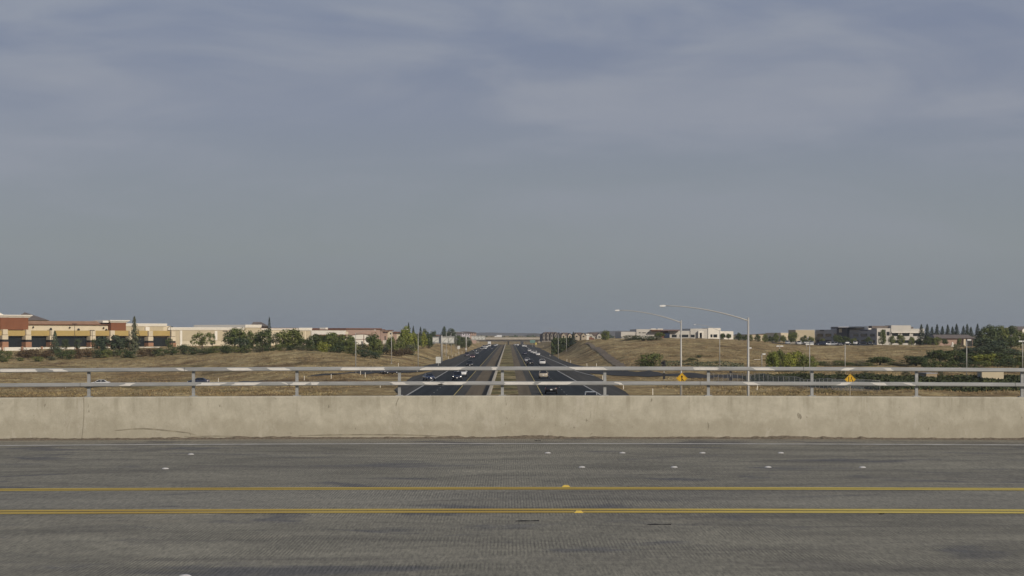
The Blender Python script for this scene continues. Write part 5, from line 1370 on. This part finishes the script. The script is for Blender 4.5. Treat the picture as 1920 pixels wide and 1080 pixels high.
for px, py, kind, col, lit, rz, lb in (
    (804, 713.5, "sedan", NAVY, False, math.pi + 0.25, "dark blue car leaving the left carriageway, between the rails"),
    (857.5, 713, "suv", (.02, .025, .04), True, math.pi, "dark car with one bright headlight between the rails on the left carriageway"),
    (866.8, 706, "pickup", WHT, False, math.pi, "white pickup right behind the dark car between the rails"),
    (881, 688, "suv", BLKC, False, math.pi, "black car half hidden by the top rail on the left carriageway"),
    (875.6, 668.5, "van", (.06, .045, .06), False, math.pi, "dark maroon van in the exit lane of the left carriageway"),
    (886, 671.5, "sedan", MAR, True, math.pi, "dark red car with two bright headlights in the slow lane"),
    (894, 664.5, "sedan", GRY, False, math.pi, "dark grey car in the fast lane beyond the dark red car"),
    (890.6, 659.8, "sedan", BLKC, True, math.pi, "black car with headlights on in the exit lane, behind the maroon van"),
    (903.6, 655.8, "van", GRY, True, math.pi, "grey van with bright yellowish headlights ahead of a white car"),
    (910, 654.6, "sedan", WHT, False, math.pi, "white car right beside the grey van with bright headlights"),
    (922.3, 654.8, "sedan", BLKC, False, math.pi, "black car in the fast lane beside the white box truck"),
    (928, 649.2, "sedan", SIL, True, math.pi, "silver car with headlights on near the far overpass, nearer of two"),
    (931.2, 648.1, "sedan", WHT, True, math.pi, "white car with headlights on, just coming out of the far overpass")):
    car(kind, road_pt(px, py), rz, col, lb, lit=lit, group=GB)
# vehicles on the ramps and on the far overpass
def on_ground(px, Y, dz=0.11): q = onY(px, Y); q.z += dz; return q
q = hit(731, 702, 380, 600); q.z = g1(q.x, q.y) + .11; car("sedan", q, math.atan2(0.75, -0.66), (.03, .035, .055), "dark car on the exit ramp seen just below the top rail", group="cars on the exit ramp")
q = hit(372, 723, 380, 600); q.z = g1(q.x, q.y) + .11; car("sedan", q, R(88), NAVY, "dark blue car on the exit ramp, its roof above the lower rail", group="cars on the exit ramp")
q = hit(186, 726.5, 380, 600); q.z = g1(q.x, q.y) + .11; car("sedan", q, R(96), WHT, "white car on the exit ramp far left behind the lower rail", group="cars on the exit ramp")
car("van", on_ground(908.6, 1430), R(60), WHT, "white van on the far left ramp below the far overhead sign", group="vehicles on the far ramps")
def box_truck(label, loc, rz, L, H_, W_, bx, group=None):
    r = thing("box_truck", label, "truck", loc, rz, group)
    MB().box(-W_ / 2, W_ / 2, -L / 2, L / 2 - 1.9, .75, H_, .05).build("cargo_box", paint(bx, .5), r)
    MB().prism([(L / 2 - 1.85, .45), (L / 2 + .1, .45), (L / 2 + .1, 1.25), (L / 2 - .35, 2.25), (L / 2 - 1.85, 2.3)], 'x', -W_ / 2 + .1, W_ / 2 - .1).build("cab", paint(WHT), r)
    MB().add([(-W_ / 2 + .25, L / 2 + .09, 1.32), (W_ / 2 - .25, L / 2 + .09, 1.32), (W_ / 2 - .25, L / 2 - .3, 2.15), (-W_ / 2 + .25, L / 2 - .3, 2.15)], [(0, 1, 2, 3)]).build("windscreen", CGLASS, r)
    MB().box(-W_ / 2 + .2, W_ / 2 - .2, -L / 2 + .1, L / 2 - .2, .5, .74).build("chassis", TYRE, r)
    d = car_meshes("pickup")
    for y in (-L / 2 + 1.2, L / 2 - 1.0):
        for sx in (-1, 1):
            w = inst("wheel", d["wheel"], r, None, (sx * (W_ / 2 - .15), y, .42)); inst("rim", d["rim"], w)
    for sx in (-1, 1): inst("headlight", d["headlight"], r, None, (sx * (W_ / 2 - .4), L / 2 + .06, .85))
    return r
box_truck("white box truck coming along the left carriageway near the far overpass", road_pt(917.6, 649.9), math.pi, 8, 3.9, 2.4, WHT, GB)
box_truck("dark truck driving away near the far overpass on the right carriageway", road_pt(978.6, 648.9), 0, 8, 3.6, 2.4, (.05, .05, .055), GA)
box_truck("white truck on the deck of the far overpass", (XA(934, 1757), 1757, 5.61), R(90), 6.5, 3.2, 2.3, WHT, "vehicles on the far overpass")
car("van", (XA(994.3, 1755), 1755, 5.61), R(90), BEI, "beige van on the deck of the far overpass, in the middle", group="vehicles on the far overpass")
car("sedan", (XA(1018.6, 1755), 1755, 5.61), R(-90), WHT, "white car on the right end of the far overpass deck", group="vehicles on the far overpass")
for i, (px, col, kind) in enumerate(((1477, SIL, "suv"), (1488, BEI, "sedan"), (1499, WHT, "suv"), (1510, GRY, "sedan"), (1522, SIL, "sedan"), (1541, NAVY, "van"), (1554, WHT, "pickup"), (1561, SIL, "suv"), (1575, GRY, "sedan"), (1586, BLKC, "suv"), (1604, WHT, "hatch"), (1618, BLKC, "sedan"), (1632, GRY, "suv"))):
    cn = {WHT: "white", SIL: "silver", GRY: "grey", NAVY: "dark blue", BEI: "beige", BLKC: "black"}[col]
    car(kind, on_ground(px, 866, .16), R(80 if i % 2 else -15), col, f"{cn} parked car, {ORD[i]} from the left in the office car park", group="cars parked at the offices")

# ------------------------------------------------------------------ lamps, signs, posts
POLE = mat("lamp_pole_grey", (0.42, 0.41, 0.38), 0.55, 0.08, 2, 0.2); LHEAD = mat("lamp_head_white", (0.70, 0.70, 0.68), 0.5); LGLASS = mat("lamp_lens", (0.55, 0.55, 0.50), 0.2)
def street_lamp(px, Y, ptop, ex, ey, label, base=None):
    b = onY(px, Y) if base is None else base
    r = thing("street_lamp", label, "street lamp", b, 0, "street lamps along the freeway")
    H_ = ZA(ptop, Y) - b.z; dx = (ex - px) / F * Y; z1 = ZA(ey, Y) - b.z
    MB().tube([(0, 0, -0.2), (0, 0, H_ * 0.5), (0, 0, H_)], [0.115, 0.09, 0.065], 10).build("pole", POLE, r)
    MB().box(-0.22, 0.22, -0.22, 0.22, -0.2, 0.12, 0.04).build("base", POLE, r)
    za = H_ - 0.22; pts = []
    for k in range(13):
        t = k / 12; pts.append((dx * t, 0, za + (z1 - za) * (1 - (1 - t) ** 1.9)))
    MB().tube(pts, [0.046 - 0.018 * k / 12 for k in range(13)], 8).build("arm", POLE, r)
    s = 1 if dx > 0 else -1
    hd = MB().prism([(dx - s * 0.08, z1 - 0.04), (dx + s * 0.08, z1 - 0.075), (dx + s * 0.33, z1 - 0.06), (dx + s * 0.37, z1 + 0.02), (dx + s * 0.08, z1 + 0.065), (dx - s * 0.08, z1 + 0.035)], 'y', -0.12, 0.12).build("lamp_head", LHEAD, r)
    MB().box(min(dx + s * .1, dx + s * .3), max(dx + s * .1, dx + s * .3), -0.085, 0.085, z1 - 0.10, z1 - 0.071).build("lens", LGLASS, hd)
    return r
for px, Y, t, ex, ey, lb in ((1403, 142, 595.5, 1246, 573.3, "nearest street lamp, tallest in view, with a long arm curving left"), (1277, 190, 600.5, 1160, 581.8, "second tall street lamp, its pole rising behind the yellow merge sign"),
                             (1349.5, 478, 619, 1304, 608.6, "far small street lamp in front of the white office"), (1046.7, 770, 627, 1024, 615, "thin lamp post on the right freeway edge below the row house"), (1062, 900, 629, 1035, 615.4, "thinnest lamp post at the right, before the hedge"),
                             (667, 470, 624, 702, 618.6, "street lamp in front of the arched mauve shop with an arm to the right"), (734, 560, 622, 763, 617.5, "second street lamp from the left, beside the cone shaped tree"), (784, 575, 622, 806, 619.5, "third street lamp from the left, before the light green tree"),
                             (837, 800, 623, 853, 621, "fourth street lamp from the left, right behind the near overhead sign"), (846, 900, 624, 859, 622, "fifth street lamp from the left, before the dark trees"), (855, 1000, 625, 867, 623.4, "sixth street lamp from the left between the two overhead signs")):
    street_lamp(px, Y, t, ex, ey, lb)
def lot_light(px, base, top, label, heads, m, dark=False, Y=None):
    b = hit(px, base, 300, 1200) if Y is None else onY(px, Y)
    b.z = g1(b.x, b.y); H_ = ZA(top, b.y) - b.z
    r = thing("parking_lot_light", label, "light pole", b, 0, "light poles of the car parks")
    MB().tube([(0, 0, -0.2), (0, 0, H_)], [0.10, 0.075], 8).build("pole", m, r)
    w_ = 0.85
    for s in heads: MB().box(min(s * .08, s * w_), max(s * .08, s * w_), -0.25, 0.25, H_ - 0.12, H_ + 0.14, 0.04).build("lamp_head", BLK if dark else LHEAD, r)
    return r
for px, Y, top, hs, lb in ((140, 730, 607.5, (-1, 1), "tall black light pole with twin heads before the mall, left"), (320, 740, 613, (-1, 1), "tall black light pole with twin heads at the end of the colonnade"), (422, 760, 621, (-1, 1), "black light pole before the long tan wall"), (97, 735, 618.5, (-1,), "black light pole behind the slim conifer"), (173, 740, 619.5, (-1, 1), "short black light pole at the middle pillar of the mall")):
    lot_light(px, None, top, lb, hs, BLK, True, Y)
for px, base, top, hs, lb in ((1401.5, 700, 652.5, (1,), "pale light pole right behind the nearest street lamp"), (1428.5, 690, 664, (1,), "short pale light pole beside the maroon canopy"), (1462, 684, 649, (1, -1), "pale light pole sticking out of the light green trees, left"), (1518, 700, 645.5, (1, -1), "pale light pole at the right end of the light green trees"),
                              (1512.5, 655, 642, (1, -1), "white twin lamp head of a far pole, above the light green trees"), (1584.5, 702, 642.5, (1,), "tall pale light pole with one head, above the right yellow sign"), (1812.5, 705, 637.5, (1,), "tall pale light pole before the blue green trees"), (1917.5, 700, 640, (-1, 1), "pale light pole at the right edge of the view")):
    lot_light(px, base, top, lb, hs, POLE)
# overhead signs seen from behind
SIGNB = mat("sign_back_aluminium", (0.56, 0.56, 0.52), 0.55, 0.08, 1.2, 0.0); TRUSS = mat("truss_steel", (0.34, 0.34, 0.32), 0.6, metal=0.2)
def overhead(label, px, base, panels, t, b_, arm0, arm1):
    q = road_pt(px, base); Y = q.y; q.z = 0
    r = thing("overhead_sign", label, "road sign", q, 0, "overhead signs seen from behind")
    k = Y / F; zt, zb = ZA(t, Y), ZA(b_, Y)
    MB().tube([(0, 0, -0.2), (0, 0, zb), (0, 0, zt + 0.3)], [0.38, 0.34, 0.3], 12).build("post", POLE, r)
    for a, b2 in panels:
        x0, x1 = (a - px) * k, (b2 - px) * k
        p = MB().box(x0, x1, 0.75, 0.85, zb, zt).build("panel", SIGNB, r)
        tr = MB(); n = max(1, round((x1 - x0) / 2.2))
        for i in range(n):
            xa, xb = x0 + (x1 - x0) * i / n, x0 + (x1 - x0) * (i + 1) / n
            tr.tube([(xa, .55, zb + .1), (xb, .55, zt - .1)], .06, 5); tr.tube([(xb, .62, zb + .1), (xb, .62, zt - .1)], .07, 5)
        tr.build("truss", TRUSS, p)
    a, b2 = (arm0 - px) * k, (arm1 - px) * k
    for z in (zt - .05, zb + .05): MB().tube([(a, .48, z), (b2, .48, z)], .11, 6).build("chord", TRUSS, r)
    MB().box(a, b2, -.5, .45, zb - .28, zb - .16).build("walkway", TRUSS, r)
overhead("near overhead road sign seen from behind, two pale panels on one post", 828, 678, [(811, 826.6), (829.6, 852)], 630.8, 643, 811, 852)
overhead("far overhead road sign seen from behind, one long pale panel", 874, 660, [(884, 897), (897.3, 910)], 629.3, 637, 872, 910)
# other signs on the left verge
def back_sign(px, base, t, b_, wpx, label, m=None, Y=None):
    q = hit(px, base, 300, 1500); q.z = g1(q.x, q.y); Y = q.y; k = Y / F
    r = thing("road_sign", label, "road sign", q, 0, "road signs along the verge")
    zt, zb = ZA(t, Y) - q.z, ZA(b_, Y) - q.z
    MB().box(-.06, .06, -.04, .04, -.3, zt - .1).build("post", POLE, r)
    MB().box(-wpx / 2 * k, wpx / 2 * k, -.08, -.045, zb, zt).build("panel", m or SIGNB, r); return r
back_sign(822, 687, 669, 681, 9.5, "square pale sign panel on a short post beside the exit lane")
back_sign(836, 668, 655.5, 661, 8, "tan sign panel standing in the dry grass under the near overhead sign", mat("sign_back_tan", (.34, .29, .21), .8))
back_sign(860, 664, 648.5, 654.5, 5, "small round topped pale sign on the verge beyond the tan panel")
back_sign(874, 660.5, 652.5, 656.5, 2.4, "narrow white sign on the post of the far overhead sign")
back_sign(880.7, 652, 643.5, 647, 2.4, "small white marker sign high on the verge, farthest left")
back_sign(1005, 648, 642.5, 646.5, 3, "yellow and white marker sign at the end of the far overpass", mat("sign_yellow_far", (.55, .45, .12), .6))
gs = back_sign(998.5, 648.5, 637.5, 643, 10, "green direction sign at the right end of the far overpass", mat("sign_green", (.12, .22, .19), .6))
# yellow diamond warning signs
YSIGN = mat("sign_yellow", (0.62, 0.37, 0.025), 0.5, 0.05, 4); BLKS = mat("sign_black", (0.01, 0.01, 0.01), 0.6)
def diamond(px, cy, half, Y, label, kind):
    q = onY(px, Y); k = Y / F; s = half * k; zc = ZA(cy, Y) - q.z
    r = thing("warning_sign", label, "warning sign", q, 0, "yellow diamond warning signs")
    MB().box(-.05, .05, .03, .11, -.3, zc + s * .6).build("post", mat("sign_post_wood", (.30, .26, .20), .9), r)
    MB().prism([(0, zc - s), (s, zc), (0, zc + s), (-s, zc)], 'y', -0.004, .02).build("panel", YSIGN, r)
    sy = MB()
    def pl(pts):
        n = len(pts); sy.add([(x * s, -.009, zc + z * s) for x, z in pts], [tuple(range(n))])
    if kind == "merge":
        pl([(-.07, -.62), (.07, -.62), (.07, .22), (-.07, .22)]); pl([(-.22, .2), (.22, .2), (0, .58)])
        pl([(.07, -.22), (.32, -.5), (.40, -.40), (.07, -.04)])
    else:
        pl([(-.33, -.6), (-.20, -.6), (-.20, .45), (-.33, .45)])
        pl([(.36, -.6), (.49, -.6), (.49, -.2), (.36, -.2)]); pl([(.36, -.2), (.49, -.2), (.29, .12), (.16, .12)]); pl([(.16, .12), (.29, .12), (.29, .45), (.16, .45)])
        for z0 in (-.55, -.15): pl([(.03, z0), (.09, z0), (.09, z0 + .22), (.03, z0 + .22)])
    bd = MB(); e = .9
    for (a, b_) in (((0, -1), (1, 0)), ((1, 0), (0, 1)), ((0, 1), (-1, 0)), ((-1, 0), (0, -1))):
        bd.add([(a[0] * s * e, -.0085, zc + a[1] * s * e), (b_[0] * s * e, -.0085, zc + b_[1] * s * e), (b_[0] * s * (e - .05), -.0085, zc + b_[1] * s * (e - .05)), (a[0] * s * (e - .05), -.0085, zc + a[1] * s * (e - .05))], [(0, 1, 2, 3)])
    sy.build("symbol", BLKS, r); bd.build("border", BLKS, r)
diamond(1278.5, 709.5, 10.8, 180, "yellow diamond sign with a merging arrow, left of the pair", "merge")
diamond(1594.2, 711.5, 10.8, 225, "yellow diamond sign with a lane narrowing symbol, right of the pair", "narrow")
# ramp meter signals
def signal(px, base, heads, label):
    q = hit(px, base, 300, 700); q.z = g1(q.x, q.y); Y = q.y
    r = thing("ramp_signal", label, "traffic light", q, 0, "ramp meter signals seen from behind")
    zt = ZA(heads[0][0], Y) - q.z
    MB().tube([(0, 0, -.2), (0, 0, zt)], .07, 8).build("pole", POLE, r)
    for t, b_, w_, dx in heads:
        zt, zb = ZA(t, Y) - q.z, ZA(b_, Y) - q.z; x = dx * Y / F
        h = MB().box(x - w_ / 2, x + w_ / 2, -.16, .14, zb, zt, .05).build("signal_head", BLK, r)
        vb = MB()
        for i in range(3):
            z = zb + (zt - zb) * (i + .5) / 3; vb.tube([(x, .14, z), (x, .34, z)], .11, 10)
        vb.build("visor", BLK, h)
signal(1245, 716, [(677, 687, .62, 0), (678.5, 682.5, .5, -3.2), (699.5, 710.5, .46, 0)], "black ramp meter signal with upper and lower heads, left of the merge sign")
signal(1370, 716, [(696, 699, .5, 0), (706, 713.5, .5, 0)], "black ramp meter signal head in the gap beside the fence")
# slim white marker posts
DEL = mat("marker_white", (0.74, 0.70, 0.60), 0.6); GD = "slim white marker posts along the roads"
dl = MB().box(-.055, .055, -.02, .02, -.15, 1.0, .01).build("marker_post", DEL)
dband = MB().box(-.045, .045, -.0245, -.0205, .78, .92).build("reflector", mat("marker_reflector", (.8, .8, .78), .3), dl)
places = [(123, 728.5, "marker post below the lower rail, far left, near the white car"), (409.5, 717.5, "marker post right of the dark blue car on the exit ramp"), (570.5, 713.5, "marker post at the third railing post from the left"), (621, 710.5, "marker post at the left end of the exit ramp kerb"), (676, 702.8, "marker post in the exit ramp grass, left of a close pair"), (685, 707.8, "marker post in the exit ramp grass, right of a close pair"), (696, 697, "marker post just under the top rail beside the exit ramp"), (713, 727, "marker post low beside the fourth railing post"), (747, 687.5, "marker post just above the top rail, left of the square sign"), (782.5, 697.5, "marker post at the grassy tip of the exit ramp"),
          (826, 680.5, "first verge post from the near end, beside the square sign"), (841, 672.8, "second verge post from the near end on the left verge"), (848, 669.8, "third verge post from the near end on the left verge"), (855, 667.5, "fourth verge post from the near end on the left verge"), (860.5, 665, "fifth verge post from the near end on the left verge"), (866.5, 662.6, "sixth verge post from the near end on the left verge"),
          (1031.3, 669, "far marker post on the right verge, left of the thin lamp post"), (1063, 678.5, "marker post on the right verge, left of a close pair"), (1070, 681.2, "marker post on the right verge, right of a close pair"), (1100.5, 688, "marker post just above the top rail on the right verge"), (1130, 713.2, "marker post beside the railing post at the entrance ramp tip"), (1169, 730, "marker post under the lower rail right of the centre"), (1224, 741, "marker post at the parapet edge right of the centre"), (1419.5, 731, "leaning marker post under the lower rail beside the nearest street lamp"), (1018.7, 650.4, "tiny marker on the hill toe near the far overpass"), (1118.5, 688.2, "faint marker post at the end of the dirt track")]
for i, (px, py, lb) in enumerate(places):
    if i: o = dl.copy(); COL.objects.link(o); c = dband.copy(); c.parent = o; COL.objects.link(c)
    else: o = dl
    q = hit(px, py, 280, 1500); q.z = g1(q.x, q.y); o.location = q
    if px > 1419 and px < 1420: o.rotation_euler.y = 0.12
    tag(o, lb, "marker post", GD)
# chain link fence before the ivy
CH = bpy.data.materials.new("chain_link"); CH.use_nodes = True; nt = CH.node_tree; b = nt.nodes["Principled BSDF"]
b.inputs["Base Color"].default_value = (.20, .22, .25, 1); b.inputs["Roughness"].default_value = .6; b.inputs["Alpha"].default_value = .42
fpts = [(1330, 716), (1392, 718.5), (1440, 722), (1500, 728.5), (1560, 731.5), (1620, 733.5), (1680, 735.3)]
fp = [hit(a, b_, 290, 480) for a, b_ in fpts]
line = []
for a, b_ in zip(fp, fp[1:]):
    n = max(1, round((b_ - a).length / 3.0))
    for i in range(n): v = a.lerp(b_, i / n); v.z = g1(v.x, v.y); line.append(v)
fr = thing("chain_link_fence", "low grey chain link fence running along the ivy slope", "fence", line[0])
o0 = line[0]; mesh = MB(); railm = MB()
pm_ = MB().tube([(0, 0, -.2), (0, 0, 1.75)], .03, 6)
pmo = pm_.build("post", POLE, fr)
for i, v in enumerate(line):
    if i: c = pmo.copy(); COL.objects.link(c); c.location = v - o0
    if i:
        a, b_ = line[i - 1] - o0, v - o0
        mesh.add([a, b_, b_ + Vector((0, 0, 1.7)), a + Vector((0, 0, 1.7))], [(0, 1, 2, 3)])
railm.tube([v - o0 + Vector((0, 0, 1.72)) for v in line], .03, 5)
mesh.build("wire_mesh", CH, fr); railm.build("top_rail", POLE, fr)
# maroon bus shelter canopy and other small things at the right
q = onY(1420, 520)
bs = thing("bus_shelter", "little shelter with a maroon canopy behind the railing", "shelter", q); k = 520 / F
zt = ZA(679.5, 520) - q.z; zb = ZA(683.4, 520) - q.z
MB().prism([(-9 * k, zb), (9 * k, zb), (8 * k, zt), (-8.5 * k, zt)], 'y', -1.2, 1.2).build("canopy", mat("maroon_cloth", (.11, .025, .035), .8), bs)
MB().box(-8.5 * k, 8.5 * k, .9, 1.0, -.2, zb - .01).build("back_wall", WHITEW, bs)
for x in (-8.5 * k, 8.5 * k): MB().tube([(x, -1, -.2), (x, -1, zb)], .05, 6).build("post", POLE, bs)
MB().box(-6 * k, 6 * k, .3, .8, .35, .45).build("bench", TRIM, bs)

# ------------------------------------------------------------------ air
hzb = MB().box(-3500, 3500, -250, 9500, -7.0, 60.0)
hm_ = bpy.data.materials.new("haze_air"); hm_.use_nodes = True; nt = hm_.node_tree
nt.nodes.remove(nt.nodes["Principled BSDF"])
vol = nt.nodes.new("ShaderNodeVolumePrincipled"); vol.inputs["Color"].default_value = (.80, .86, .95, 1); vol.inputs["Density"].default_value = 0.00008; vol.inputs["Anisotropy"].default_value = 0.2
nt.links.new(vol.outputs[0], nt.nodes["Material Output"].inputs["Volume"])
o = hzb.build("haze", hm_); tag(o, kind="stuff"); o["label"] = "thin pale haze in the air over the whole place"
